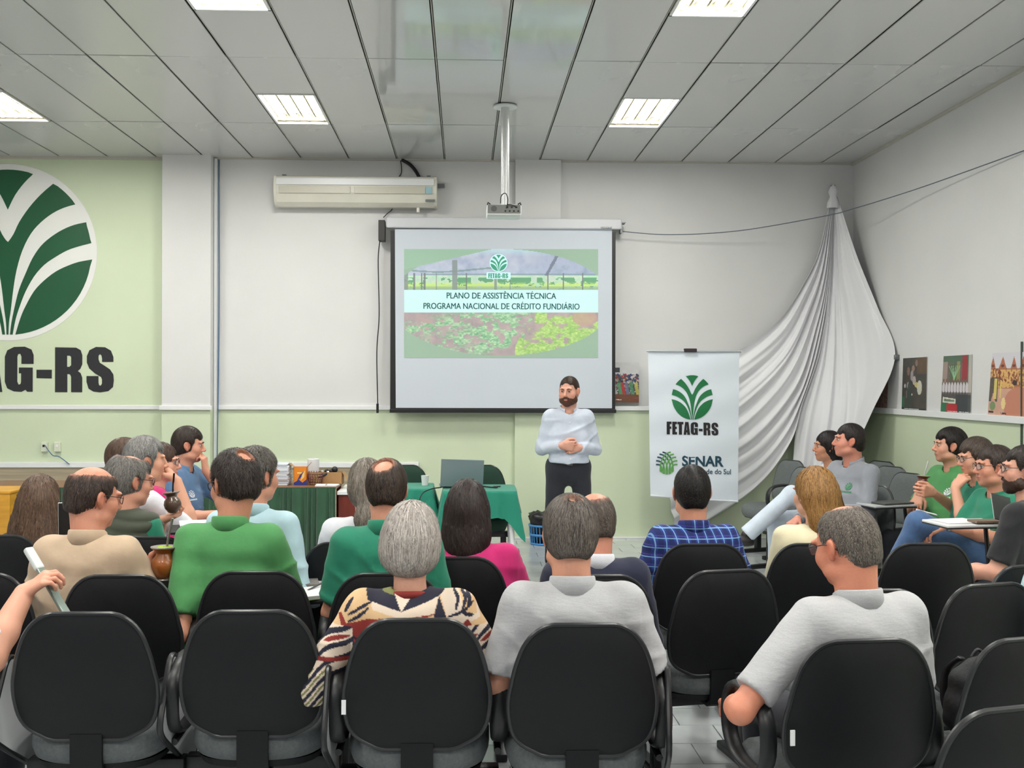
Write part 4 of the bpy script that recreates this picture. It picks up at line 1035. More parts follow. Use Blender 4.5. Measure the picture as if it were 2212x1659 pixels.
    if not noshoe:
      for i in range(2):
        g = LG[i]; dv = unit(A3(g[3][0]-g[2][0], g[3][1]-g[2][1], 0)); b0 = g[2]*1.0
        fe = Fld(np.minimum(g[2], g[3]) - .12, np.maximum(g[2], g[3]) + .12, .009)
        zz = g[3][2]; hl = A3(g[2][0], g[2][1], zz) - dv*.04; fe.cone(hl, g[3] + dv*.03, .042, .040, .02, cut=((0,0,zz-.034), (0,0,-1))); fe.cone(hl + dv*.03, hl + dv*.03 + A3(0,0,.05), .042, .040, .02, cut=((0,0,zz-.034), (0,0,-1)))
        V, Q = fe.mesh(); np_mesh('shoe', [(V, Q, None)], shoe or mat('shoe_black', (30,28,27), .4), body)
    # ---- hair, beard, eyes, glasses
    if hst: hair(body, H, R, hk, dict(hst, skin=tuple(x*.9 for x in skin)), hf, seed)
    T = lambda *p: Vector(H + R @ (np.array(p, float)*hk))
    if beard:
        t = beard.get('t', .005); fb = Fld(H - A3(.12,.14,.17)*hk, H + A3(.12,.15,.05)*hk, .005)
        def E(c, r, kk=.02, sub=False): fb.ell(np.array(T(*c)), np.array(r)*hk, kk, R=R, sub=sub)
        E((0,.030,-.03), (.058+fat*.3+t,.062+t,.080+t)); E((0,.032,-.072), (.046+fat+t,.052+t,.040+t), .03); E((0,.066,-.100), (.024+t,.022+t,.020+t))
        for sx in (-1, 1): E((sx*.045,.02,-.075), (.02+fat+t,.04+t,.024+t), .02)
        E((0,.085,-.052), (.030,.012+t,.007), .008)
        E((0,.075,.018), (.10,.075,.052), .008, True); E((0,.11,-.063), (.019,.03,.0065), .003, True)
        for sx in (-1, 1): E((sx*.034,.085,-.028), (.024,.04,.020), .008, True)
        E((0,-.07,-.03), (.1,.085,.12), .01, True)
        V, Q = fb.mesh()
        if len(V):
            rg = np.random.default_rng(seed); c = np.array(lin(beard['col']))*rg.uniform(.7, 1.3, (len(V), 1)); G = fb.grad(V)
            np_mesh('beard', [(V + G*rg.normal(0, .0008, (len(V), 1)), Q, c)], mat('hair', (60,45,35), .48, vcol=True), body)
    if eyes:
        for sx in (-1, 1):
            sphere_mb((0,0,0), .0108*hk, 10).build('eye', mat('eye_white', (205,196,188), .25), body, smooth=True, loc=T(sx*.031,.0785,.005))
            sphere_mb((0,0,0), (.0058*hk, .002*hk, .0058*hk), 8).build('iris', mat('iris_dark', (40,27,20), .2), body, smooth=True, loc=T(sx*.031,.0888,.0045), rot=Matrix(R).to_euler())
            fb = MB(); fb.tube([T(sx*.014,.0935,.021), T(sx*.026,.0945,.0255), T(sx*.038,.088,.0255), T(sx*.047,.078,.020)], [.0022*hk,.0036*hk,.0034*hk,.0015*hk], 6); fb.build('eyebrow', mat('brow_%d_%d_%d' % tuple(brow or hst['col']), brow or hst['col'], .7), body, smooth=True)
            lm_ = mat('lid_%d' % int(skin[0]), tuple(int(x*.90) for x in skin), .5)
            for (zz, r_, nm) in ((.0128,.0042,'upper_eyelid'), (-.0030,.0026,'lower_eyelid')): MB().tube([T(sx*.017,.0835,.004+(zz-.004)*.5), T(sx*.024,.0880,zz), T(sx*.033,.0885,zz), T(sx*.042,.0835,.004+(zz-.004)*.6)], [.0018,r_,r_,.0018], 7).build(nm, lm_, body, smooth=True)
    if glasses:
        gm_ = mat('glasses_%d' % glasses[0], glasses, .3); g = MB()
        for sx in (-1, 1):
            ring = [T(sx*(.033+.024*math.cos(a)*(1 if abs(math.cos(a)) < .8 else .97)), .104-.010*abs(math.cos(a)) * (1 if math.cos(a) > 0 else .2), .004+.0175*math.sin(a)) for a in [2*PI*i/18 for i in range(18)]]
            g.tube(ring, .0016*hk, 6, closed=True)
            g.tube([T(sx*.057,.095,.010), T(sx*.072,.078,.012), T(sx*.0845,.01,.012), T(sx*.082,-.012,.004), T(sx*.078,-.028,-.012)], .0017*hk, 6)
        g.tube([T(-.010,.104,.008), T(0,.107,.011), T(.010,.104,.008)], .0016*hk, 6)
        go = g.build('glasses', gm_, body, smooth=True)
        gl = MB()
        for sx in (-1, 1):
            for dz in (0, .0008): pass
            ring = [T(sx*(.033+.0225*math.cos(a)), .1035-.009*abs(math.cos(a))*(1 if math.cos(a) > 0 else .2), .004+.0165*math.sin(a)) for a in [2*PI*i/16 for i in range(16)]]
            gl.add(ring, [tuple(range(16))])
        lensm = mat('lens_glass', (235,240,240), .05, alpha=.22, spec=.8); gl.build('lenses', lensm, go)
    if emblem:
        kind, ec, ex, ez = emblem; m = MB(); c0 = A3(ex, 0, shz - .10 + ez); rr_ = .026
        polys = PALM if kind == 'palm' else None
        pts2 = []
        for pl_ in PALM:
            tri = tessellate_polygon([[Vector((x, y, 0)) for x, y in pl_]]); o = len(m.v)
            m.add([(ex + x*rr_*-1, .30, c0[2] + y*rr_) for x, y in pl_], tri)
        for j in range(7): x = ex - .036 + .012*j; m.add([(x, .30, c0[2]-.044), (x+.009, .30, c0[2]-.044), (x+.009, .30, c0[2]-.034), (x, .30, c0[2]-.034)], [(0,1,2,3)])
        V = np.array(m.v); dirv = A3(0,-1,0)
        for it in range(40):
            d = fs.samp(V); V = V + dirv*np.clip(d - .0035, -.02, .03)[:, None]*.8
        m.v = [tuple(v) for v in V]; m.build('shirt_emblem', mat('emblem_%d' % ec[0], ec, .6), body)
    body['pid'] = seed
    del body['pid']
    return body, dict(H=H, R=R, nb=nb, shc=shc, AP=AP, fs=fs, T=T)
# ================================================================== chairs
blackf = mat('black_fabric', (17,19,23), .9, spec=.2, bump=.3, bscale=900, var=.08, vscale=60)
blackp = mat('black_shell', (15,16,19), .55, spec=.3, bump=.08, bscale=400, var=.1, vscale=5)
rimm = mat('chair_rim', (34,35,37), .32)
seatf = mat('seat_fabric', (92,97,98), .9, bump=.35, bscale=700, var=.15, vscale=90)
greyf = mat('grey_fabric', (104,110,110), .9, bump=.35, bscale=600, var=.08, vscale=60)
greenf = mat('dark_green_fabric', (26,58,44), .85, bump=.3, bscale=600)
boardm = mat('board_laminate', (176,178,180), .4, var=.04, vscale=5); boardw = mat('board_white', (226,228,228), .4)
OUTL = [(0,.105),(.012,.130),(.035,.150),(.07,.18),(.12,.205),(.2,.2225),(.3,.230),(.38,.2325),(.47,.2305),(.55,.2235),(.65,.215),(.75,.202),(.83,.188),(.9,.168),(.95,.145),(.985,.118),(1,.092)]
BH = .425; ZT = .893; TILT = .13
def back_pt(x, v, d):
    """d: distance behind (+) the panel's middle surface"""
    z = (v-1)*BH; y = -.20 - .03*(1-v)*0 + .55*x*x - d - .022*math.sin(PI*min(1,max(0,v)))
    return (x, y*1 - (z+BH)*math.tan(TILT)*1.0 + .0, ZT + z)
def outline(k, n=2):
    pts = [(hw, v) for v, hw in OUTL]
    sm = smoothline([(a, b*BH) for a, b in pts], n); c = (0, BH*.46)
    R = [(p[0], p[1]) for p in sm]; full = R + [(-x, y) for x, y in R[::-1]]
    return [((x)*k, c[1]+(y-c[1])*k) for x, y in full]
def chair_meshes():
    M_ = {}
    ks = [1.0, .97, .9, .75, .5, .2]
    def panel(dfun):
        m = MB(); rings = [outline(k) for k in ks]; n = len(rings[0]); vs = []
        for j, R in enumerate(rings): vs += [back_pt(x, y/BH, dfun(ks[j])) for x, y in R]
        fs = [(j*n+i, j*n+(i+1) % n, (j+1)*n+(i+1) % n, (j+1)*n+i) for j in range(len(ks)-1) for i in range(n)]
        fs.append(tuple((len(ks)-1)*n+i for i in range(n))); return m.add(vs, fs)
    m = panel(lambda k: .006 + .010*(1-k**6)); b = panel(lambda k: .004); o = len(m.v); m.add(b.v, b.f); M_['back_shell'] = (m.mesh('back_shell'), blackp)
    m = panel(lambda k: -.006 - .034*(1-k**5)); b = panel(lambda k: .004); m.add(b.v, b.f); M_['backrest'] = (m.mesh('backrest'), None)
    m = MB(); m.tube([back_pt(x, y/BH, .002) for x, y in outline(1.004)], .0085, 8, closed=True); M_['back_rim'] = (m.mesh('back_rim'), rimm)
    # seat
    def seat_o(k, n=40):
        r = []
        for i in range(n):
            a = 2*PI*i/n; c, s_ = math.cos(a), math.sin(a); e = .62
            x = .235*abs(c)**e*(1 if c > 0 else -1); y = .215*abs(s_)**e*(1 if s_ > 0 else -1)
            r.append((x*k*(1+.04*(y/.215)), y*k + .02))
        return r
    m = MB(); lev = [(.88,.372),(.97,.384),(1.01,.410),(1.01,.436),(.985,.458),(.93,.472),(.8,.480),(.4,.478)]; n = 40; vs = []
    for k, z in lev: vs += [(x, y, z - .012*max(0, (y-.1)/.1)**2 + .01*abs(x/.235)**2) for x, y in seat_o(k)]
    fs = [(j*n+i, j*n+(i+1) % n, (j+1)*n+(i+1) % n, (j+1)*n+i) for j in range(len(lev)-1) for i in range(n)]
    fs += [tuple(range(n))[::-1], tuple((len(lev)-1)*n+i for i in range(n))]; m.add(vs, fs); M_['seat'] = (m.mesh('seat'), None)
    m = MB(); vs = []
    for k, z in [(.78,.350),(.90,.356),(.95,.382)]: vs += [(x, y, z) for x, y in seat_o(k)]
    m.add(vs, [(j*n+i, j*n+(i+1) % n, (j+1)*n+(i+1) % n, (j+1)*n+i) for j in range(2) for i in range(n)] + [tuple(range(n))[::-1]]); M_['seat_shell'] = (m.mesh('seat_shell'), blackp)
    # back support: a flat bar from under the seat up behind the backrest
    m = MB(); path = [(0,.02,.385),(0,-.14,.383),(0,-.205,.40),(0,-.232,.44),(0,-.238,.50),(0,-.262,.60)]; vs = []
    for p in path:
        pass
    prof = [(.0,.332),(-.17,.330),(-.200,.345),(-.214,.40),(-.214,.49),(-.200,.49),(-.200,.41),(-.190,.362),(-.17,.345),(.0,.346)]
    hw = .052; nn = len(prof); vs = [(-hw, y, z) for y, z in prof] + [(hw, y, z) for y, z in prof]
    m.add(vs, [tuple(range(nn)), tuple(range(nn, 2*nn))[::-1]] + [(i, (i+1) % nn, (i+1) % nn+nn, i+nn) for i in range(nn)]); M_['back_support'] = (m.mesh('back_support'), blackp)
    m = MB().box((0,.0,.315), (.54,.06,.05), bev=.006).box((0,.0,.342), (.16,.14,.012)); M_['beam'] = (m.mesh('beam'), dark)
    m = MB().box((0,0,.16), (.05,.05,.27), bev=.004).box((0,.02,.018), (.05,.46,.036), bev=.008); M_['leg'] = (m.mesh('leg'), dark)
    m = MB(); pts = []
    for i in range(28):
        a = 2*PI*i/28; c, s_ = math.cos(a), math.sin(a); e = .8
        pts.append((0, .02+.165*abs(c)**e*(1 if c > 0 else -1) + .0, .575+.120*abs(s_)**e*(1 if s_ > 0 else -1)))
    m.tube(pts, .027, 10, closed=True, flat=(1,0,0)); M_['armrest'] = (m.mesh('armrest'), dark)
    m = MB(); bo = []
    for i in range(36):
        a = 2*PI*i/36; c, s_ = math.cos(a), math.sin(a); e = .28
        bo.append((.14*abs(c)**e*(1 if c > 0 else -1), .25*abs(s_)**e*(1 if s_ > 0 else -1)*(1-.0*c)))
    m.prism(bo, lambda x, y, d: (x, y, d), .016); M_['writing_board'] = (m.mesh('writing_board'), None)
    m = MB(); m.tube([(x*1.004, y*1.004, .008) for x, y in bo], .0105, 8, closed=True); M_['board_edge'] = (m.mesh('board_edge'), rimm)
    m = MB().tube([(0,-.22,.43),(0,-.02,.44),(0,.02,.455)], .012, 8); M_['arm_bracket'] = (m.mesh('arm_bracket'), dark)
    for k_, (me, mt) in M_.items():
        bm = bmesh.new(); bm.from_mesh(me); bmesh.ops.recalc_face_normals(bm, faces=bm.faces); bm.to_mesh(me); bm.free()
        me.polygons.foreach_set('use_smooth', [True]*len(me.polygons)); me.set_sharp_from_angle(angle=math.radians(40))
    return M_
CM = chair_meshes(); CC_ = {}
def cpart(key, parent, m, loc=None, rot=None):
    me0, mt = CM[key]; m = mt or m; kk = (key, m.name)
    if kk not in CC_:
        me = me0.copy() if any(k[0] == key for k in CC_) else me0
        me.materials.clear(); me.materials.append(m); CC_[kk] = me
    o = bpy.data.objects.new(key, CC_[kk]); COL.objects.link(o); o.parent = parent
    if loc is not None: o.location = loc
    if rot is not None: o.rotation_euler = rot
    return o
def chair(label, px, s, rot=0.0, kind='black', arm='', board=None, bside=1, group='black backrest chairs of the audience', legs=True, top=None, btilt=0, tag_label=False, byaw=0):
    """px: centre of the backrest; s: pixels per metre there; arm: subset of 'LR'; board: 'folded' | 'open'"""
    Y = F/s; c = P(px, 1200, Y); r = math.radians(rot); by = -.27
    x = c.x + math.sin(r)*by*(1); y = Y - math.cos(r)*by
    x = c.x - (-math.sin(r))*by*(-1)
    # root so that local (0, by) lands at (c.x, Y)
    x = c.x - (-math.sin(r)*by); y = Y - math.cos(r)*by
    e = empty('chair', (x, y, 0), r); tag(e, label, 'chair', group)
    bk = {'black': (blackf, seatf), 'grey': (greyf, greyf), 'green': (greenf, greenf)}[kind]
    cpart('backrest', e, bk[0] if kind != 'black' else blackf); cpart('back_shell', e, blackp); cpart('back_rim', e, rimm)
    cpart('seat', e, bk[1]); cpart('seat_shell', e, blackp); cpart('back_support', e, blackp); cpart('beam', e, dark)
    if legs:
        for sx in (-1, 1): cpart('leg', e, dark, (sx*.2, 0, 0))
    for ch in arm:
        sx = -1 if ch == 'L' else 1; cpart('armrest', e, dark, (sx*.266, -.03 if kind != 'grey' else .07, 0)); 
        br = cpart('arm_bracket', e, dark, (sx*.262, .1, 0))
    if board:
        if board == 'folded': b = cpart('writing_board', e, boardm, (bside*.302, .02, .485), (0, bside*math.radians(-90+btilt)*-1, 0)); b.rotation_euler = (Matrix.Rotation(math.radians(byaw), 3, 'Z') @ Matrix.Rotation(math.radians(-32), 3, 'X') @ Matrix.Rotation(math.radians(90+btilt), 3, 'Y')).to_euler()
        else: b = cpart('writing_board', e, boardw, (bside*.16, .30, .705), (0, 0, bside*.25))
        cpart('board_edge', b, rimm)
        if board == 'open': MB().tube([(bside*.277,.1,.66),(bside*.27,.2,.695),(bside*.2,.28,.703)], .012, 8).build('board_arm', dark, e, smooth=True)
        b['label'] = 'pale writing board ' + ('folded down at the side' if board == 'folded' else 'swung out level')
    if tag_label: MB().box2((-.236,-.262,.60), (-.222,-.258,.645)).build('fabric_label', trimw, e)
    return e
def sc(top): return (top - 825)/.757
def seat_under(body, label, kind='grey', **k):
    r = body.rotation_euler.z; e = chair(label, 1000, 300, math.degrees(r), kind=kind, **k)
    e.location = (body.location.x - math.sin(r)*.04, body.location.y + math.cos(r)*.04, 0); return e
G1 = 'black chairs of the front rows of the audience'
chair('empty black chair, nearest row, leftmost, scuff mark high on its back', 172, sc(1326), 0, arm='R', board='folded', bside=-1, group=G1, btilt=0)
chair('empty black chair, nearest row, second from the left', 538, sc(1323), 0, arm='R', board='folded', bside=-1, group=G1)
chair('black chair in the nearest row holding the grey-haired woman in the patterned blouse', 900, sc(1343), 0, arm='LR', board='folded', bside=-1, group=G1, tag_label=True)
chair('black chair in the nearest row holding the man in the grey polo at the centre', 1264, sc(1355), 0, arm='R', board='folded', bside=1, byaw=-9, group=G1)
chair('black chair at lower right holding the man in grey polo and glasses', 1878, sc(1393), 6, arm='LR', group=G1, tag_label=True)
chair('black chair cut by the bottom right corner of the picture', 2215, sc(1545), 14, group=G1)
chair('black chair at the right edge with a black backpack beside it', 2238, sc(1390), 14, group=G1)
chair('black chair behind the man in the beige polo', 253, sc(1245), 0, arm='R', group=G1)
chair('black chair at the left edge behind the beige polo man, only its corner seen', -62, sc(1240), 0, group=G1)
chair('black chair holding the man in the light green polo', 547, sc(1238), 0, arm='R', board='open', bside=1, group=G1)
chair('black chair holding the man in the teal polo, hidden behind the patterned blouse', 835, sc(1243), 0, group=G1)
chair('black chair holding the bald man in the navy sweater', 1292, sc(1248), 0, group=G1)
chair('empty black chair right of the central grey polo man, with its seat seen below', 1576, sc(1238), 10, group=G1)
chair('black chair at the far left behind the long brown hair', -12, sc(1158), 0, group=G1)
chair('black chair of the man in the olive vest', 318, sc(1162), -8, group=G1)
chair('black chair behind the white-shirted woman with the ponytail', 748, sc(1175), 0, group=G1)
chair('black chair holding the woman in magenta', 985, sc(1208), 0, arm='R', board='open', bside=1, group=G1)
chair('black chair holding the man in the blue plaid shirt', 1522, sc(1180), 0, arm='L', group=G1)
chair('black chair holding the blonde woman in the cream jacket', 1765, sc(1180), 0, group=G1)
chair('empty black chair in front of the man in black at the right', 2010, sc(1180), 0, group=G1)
chair('black chair just behind the right shoulder of the grey polo man with glasses', 1893, sc(1282), 0, group=G1)
chair('empty black chair with grey seat between the right grey polo man and the right edge', 2150, sc(1270), 14, group=G1)
chair('black chair of the man in the black shirt at the right edge', 2228, sc(1228), 22, group=G1)
G2 = 'grey chairs along the right side of the room'
GC = []
def wchair(label, X, Y, rot, **k):
    s = F/(Y); r = math.radians(rot); by = -.27; e = chair(label, 1000, 300, rot, **k); e.location = (X, Y, 0); return e
chair('empty grey chair in front of the white drape, beside the dark-haired young woman', 1714, 225, 112, kind='grey', arm='L', group=G2)
chair('empty grey chair with a round arm loop, half hidden by the blonde hair', 1748, 246, 112, kind='grey', arm='L', group=G2)
chair('grey chair farthest of three against the right wall, mostly hidden', 1908, 228, 112, kind='grey', group=G2)
chair('empty grey chair in the middle of three against the right wall', 1930, 243, 112, kind='grey', group=G2)
chair('empty grey chair nearest of three against the right wall, before the green polo man', 1968, 262, 108, kind='grey', group=G2)
G3 = 'dark green chairs behind the teal tables'
chair('dark green chair behind the left teal table', 869, 243, 180, kind='green', group=G3).location = (P(869,1000,9.1).x, 9.0, 0)
chair('dark green chair behind the laptop', 1038, 243, 180, kind='green', group=G3).location = (P(1038,1000,9.1).x, 9.0, 0)
# ================================================================== tables at the front
skirt = mat('green_skirt', (44,84,58), .8, bump=.1, bscale=80, var=.12, vscale=6, sheen=.3)
teal = mat('teal_cloth', (12,128,104), .75, bump=.12, bscale=120, var=.06, vscale=5, sheen=.2)
browntop = mat('table_top_brown', (122,84,58), .45, var=.15, vscale=3, stretch=(1,8,1)); redw = mat('red_brown_wood', (112,44,32), .4, var=.15, vscale=4, stretch=(6,1,1))
def skirted(label, x0, x1, yf, yb, extra=None):
    zt = P(640, 1052, yf).z; e = empty('table', ((x0+x1)/2, (yf+yb)/2, 0)); tag(e, label, 'table', 'tables with gathered green skirts'); hw, hd = (x1-x0)/2, (yb-yf)/2
    MB().box((0,0,zt-.013), (2*hw, 2*hd, .026), bev=.005).build('tabletop', browntop, e)
    m = MB(); n = int(2*hw*300)
    def fn(u, v):
        x = -hw + 2*hw*u; a = .010 + .045*v; ph = u*2*hw*92 + 2.2*math.sin(u*19)
        return (x, -hd - .012 - a*(.7+.5*math.sin(ph)) - .006*math.sin(ph*2.3), zt - .008 - v*(zt-.04))
    m.grid(fn, n, 10); m.build('table_skirt', skirt, e, smooth=True)
    m = MB(); m.grid(lambda u, v: (-hw + 2*hw*u, -hd - .012 - .004*math.sin(u*2*hw*150), zt - .002 - v*.05), n*2, 2); m.build('skirt_band', skirt, e, smooth=True)
    for sx in (-1, 1):
        for sy in (-1, 1): MB().box((sx*(hw-.04), sy*(hd-.04), (zt-.026)/2), (.04, .04, zt-.026)).build('leg', redw, e)
    return e, zt
yf = 8.75
xa, xb = P(590,1052,yf).x, P(725,1052,yf).x
skirted('long table with gathered green skirt at the far left behind the seated people', P(-60,1052,yf).x, P(560,1052,yf).x, yf, yf+.6)
e, zt = skirted('green-skirted table piled with papers, an orange box and a cardboard box', xa-.08, xb, yf, yf+.6)
xr0, xr1 = xb + .01, P(800,1052,yf).x
e2 = empty('table', ((xr0+xr1)/2, yf+.32, 0)); tag(e2, 'red-brown wooden desk end beside the skirted table', 'desk'); hw = (xr1-xr0)/2
MB().box((0,0,zt-.055), (2*hw,.6,.03), bev=.004).build('desktop', trimw, e2); MB().box((0,-.26,(zt-.07)/2), (2*hw-.02,.03,zt-.07)).build('front_panel', redw, e2)
for sx in (-1, 1): MB().box((sx*(hw-.02),0,(zt-.07)/2), (.03,.5,zt-.07)).build('side_panel', redw, e2)
# lectern at the left edge
c = P(-3, 1068, 8.3); e = empty('lectern', (c.x-.12, 8.3, 0)); tag(e, 'yellow wooden lectern cut by the left edge of the picture', 'lectern')
yw = mat('yellow_wood', (206,150,48), .4, var=.12, vscale=4, stretch=(1,1,6)); zl = P(10,1066,8.3).z
MB().box2((-.2,-.02,0), (.215,.0,zl), .003).build('front_panel', yw, e); MB().box2((-.2,0,0), (-.18,.38,zl)).build('side_panel', yw, e); MB().box2((.195,0,0), (.215,.38,zl)).build('side_panel', yw, e)
MB().box2((-.21,-.03,zl), (.225,.4,zl+.02), .004).build('lectern_top', yw, e)
# ---- things on the skirted table
paper = mat('paper', (232,232,232), .7); card = mat('cardboard', (172,132,88), .8, var=.08, vscale=6)
for i in range(11):
    c = P(606, 1049, yf+.22); o = MB().box((0,0,0), (.165+random.uniform(-.006,.01), .22, .0155), bev=.003).box((-.001,-.002,0), (.15,.222,.012)).build('document_folder', mat('folder_%d' % (i % 3), [(222,224,230),(206,210,220),(236,236,238)][i % 3], .6))
    o.location = (c.x + random.uniform(-.008,.008), yf+.22+random.uniform(-.01,.01), zt+.0085+.0168*i); o.rotation_euler = (0,0,random.uniform(-.05,.05))
    tag(o, 'white folder stacked at the left end of the skirted table, %s' % ('bottom of the stack' if i == 0 else 'top of the stack' if i == 10 else ['second','third','fourth','fifth','sixth','seventh','eighth','ninth','tenth'][i-1] + ' from the bottom'), 'folder', 'stack of white folders on the skirted table')
c = P(650, 1049, yf+.2); e = empty('carton', (c.x, yf+.2, zt)); tag(e, 'orange carton with blue swirls and open flaps on the skirted table', 'box')
om = mat('carton_orange', (236,140,36), .5); bm_ = mat('carton_blue', (44,58,140), .5); H_ = .155; W2 = .056
m = MB(); m.box2((-W2,-.04,0), (W2,-.038,H_)).box2((-W2,.038,0), (W2,.04,H_)).box2((-W2,-.04,0), (-W2+.002,.04,H_)).box2((W2-.002,-.04,0), (W2,.04,H_)).box2((-W2,-.04,0), (W2,.04,.002)); m.build('carton_body', om, e)
m = MB(); m.prism([(-W2,.0),(W2,.0),(W2,.05),(.02,.02),(-.01,.045),(-W2,.02)], lambda x, y, d: (x, -.0405-d, y+.001), .0006); m.prism([(-.03,.03),(.02,.08),(.03,.12),(-.005,.085)], lambda x, y, d: (x, -.0412-d, y), .0004); m.build('carton_print', bm_, e)
m = MB(); m.prism([(-.005,.035),(.03,.07),(.035,.13),(.01,.09)], lambda x, y, d: (x+.006, -.0416-d, y), .0004); m.box((0,-.0412,.105), (.05,.0006,.012)); m.build('carton_swirl', mat('carton_yellow', (250,214,130), .5), e)
MB().add([(-W2,-.04,H_),(-W2,.04,H_),(-W2-.045,.04,H_+.035),(-W2-.045,-.04,H_+.035)], [(0,1,2,3)]).add([(W2,-.04,H_),(W2,.04,H_),(W2+.035,.045,H_+.04),(W2+.035,-.035,H_+.04)], [(0,1,2,3)]).build('carton_flap', card, e)
c = P(681, 1049, yf+.2); e = empty('wicker_basket', (c.x, yf+.2, zt)); tag(e, 'small woven basket with colourful cords right of the orange carton', 'basket')
m = MB()
for k_ in range(5): m.tube([(.058*math.cos(a)*(.85+.04*k_), .05*math.sin(a)*(.85+.04*k_), .012+.022*k_) for a in [2*PI*i/20 for i in range(20)]], .006, 6, closed=True)
m.build('basket_body', mat('wicker', (150,120,70), .7), e, smooth=True)
m = MB()
for i in range(16):
    a = 2*PI*i/16; m.tube([(.05*math.cos(a), .043*math.sin(a), .004), (.062*math.cos(a+.2), .054*math.sin(a+.2), .06), (.058*math.cos(a-.1), .05*math.sin(a-.1), .115)], .0035, 5)
m.build('basket_cord', mat('cord_plum', (110,50,70), .6), e, smooth=True)
o = MB().lathe([(.001,0),(.05,0),(.052,.01),(.052,.12),(.02,.122),(.018,.05),(.001,.05)], n=24).build('paper_roll', paper, smooth='a'); c = P(676,1030,yf+.36); o.location = (c.x, yf+.38, zt+.0); o.scale = (1,1,1.75); tag(o, 'white paper roll standing behind the basket on the skirted table', 'paper roll')
c = P(719, 1048, yf+.3); e = empty('cardboard_box', (c.x, yf+.3, zt)); tag(e, 'open brown cardboard box holding microphones', 'box')
m = MB(); w2, d2, h2 = .09, .07, .105
m.box2((-w2,-d2,0),(w2,-d2+.003,h2)).box2((-w2,d2-.003,0),(w2,d2,h2)).box2((-w2,-d2,0),(-w2+.003,d2,h2)).box2((w2-.003,-d2,0),(w2,d2,h2)).box2((-w2,-d2,0),(w2,d2,.003)); m.build('box_body', card, e)
MB().add([(w2,-d2,h2),(w2,d2,h2),(w2+.05,d2+.02,h2-.08),(w2+.05,-d2-.02,h2-.08)], [(0,1,2,3)]).build('box_flap', card, e)
mc = mat('mic_silver', (200,200,205), .3, .7)
for (dx, dz, rz, rx, lb, r) in ((.02,.125,.5,.7,'black microphone with a silver collar lying highest in the cardboard box',.028), (-.05,.112,1.6,1.3,'smaller black microphone lying at the left in the cardboard box',.02), (-.01,.11,2.2,1.2,'black microphone under the silver-collared one in the cardboard box',.022)):
    e3 = empty('microphone', (c.x+dx, yf+.27, zt+dz), rz); e3.rotation_euler = (rx, 0, rz); tag(e3, lb, 'microphone', 'microphones in the cardboard box')
    MB().tube([(0,0,-.13),(0,0,-.04)], [.011,.016], 12).build('mic_handle', dark, e3, smooth='a'); MB().tube([(0,0,-.045),(0,0,-.028)], .018, 14).build('mic_collar', mc, e3, smooth='a'); sphere_mb((0,0,0), r, 12).build('mic_head', dark, e3, smooth=True)
for (px_, lb, dx) in ((694,'open white notebook lying left on the front edge of the skirted table',0),(716,'white booklet right on the front edge of the skirted table',0)):
    c = P(px_, 1049, yf+.07); e3 = empty('notebook', (c.x, yf+.09, zt)); e3.rotation_euler = (0,0,random.uniform(-.2,.2)); tag(e3, lb, 'notebook')
    MB().box((0,0,.006), (.10,.13,.012), bev=.002).build('pages', paper, e3); MB().box((0,0,.001), (.104,.134,.002)).build('cover', mat('cover_grey', (150,150,148), .6), e3)
# ---- teal tables
def tablecloth(label, x0, x1, yf, yb, zt, drop, corner, seed):
    e = empty('tablecloth', ((x0+x1)/2, (yf+yb)/2, zt)); tag(e, label, 'tablecloth', 'teal cloths on the speaker tables'); hw, hd = (x1-x0)/2, (yb-yf)/2
    m = MB(); n = 160; rr_ = .05; per = []
    for i in range(n):
        a = 2*PI*i/n; c, s_ = math.cos(a), math.sin(a); k_ = 1/max(abs(c), abs(s_)); x, y = c*k_, s_*k_
        cn = max(0, 1-abs(abs(x)-abs(y))*2.6); x, y = x*hw, y*hd
        per.append((x*(1-.03*cn), y*(1-.05*cn), cn, a))
    lev = [0, .1, .5, .9, .97, 1.0, 1.02, 1.2, 1.5, 1.8, 2.1, 2.5, 3.0]
    vs = []; rg = random.Random(seed)
    for L_ in lev:
        for (x, y, cn, a) in per:
            if L_ <= 1: vs.append((x*L_, y*L_, .004))
            else:
                t = (L_-1)/2; dr = drop + corner*cn; nx, ny = (x/hw, y/hd); nl = math.hypot(nx*hw, ny*hd)
                d0 = Vector((x, y, 0)).normalized(); wv = math.sin(a*15+seed)*.5+math.sin(a*27+2*seed)*.4
                out = .012 + t*(.035+.05*cn) + t*wv*.018*(1+cn)
                vs.append((x + d0.x*out, y + d0.y*out, .004 - min(t*1.0, 1)*dr*(1-.04*wv) + (.0 if L_ > 1.02 else -.0)))
    fs = [(j*n+i, j*n+(i+1) % n, (j+1)*n+(i+1) % n, (j+1)*n+i) for j in range(len(lev)-1) for i in range(n)]
    m.add(vs, fs); o = m.build('cloth', teal, e, smooth=True)
    t = empty('table', ((x0+x1)/2, (yf+yb)/2, 0)); tag(t, 'small white-legged table under the cloth ' + ('with the laptop' if 'laptop' in label else 'with the paper cup'), 'table', 'small tables for the speakers')
    MB().box((0,0,zt-.02), (2*hw-.01, 2*hd-.01, .03)).build('tabletop', trimw, t)
    for sx in (-1, 1):
        for sy in (-1, 1): MB().tube([(sx*(hw-.05), sy*(hd-.05), zt-.03), (sx*(hw-.01), sy*(hd-.01), 0)], .02, 10).build('leg', trimw, t, smooth='a')
    return e
ztt = .75
a = P(958, 1060, 8.4); b = P(1115, 1060, 8.4)
tablecloth('teal cloth on the table carrying the laptop', a.x, b.x, 8.4, 8.95, ztt, .22, .20, 1)
tablecloth('teal cloth on the left table carrying a paper cup', P(800,1060,8.6).x, P(932,1060,8.6).x, 8.6, 9.1, ztt, .20, .06, 2)
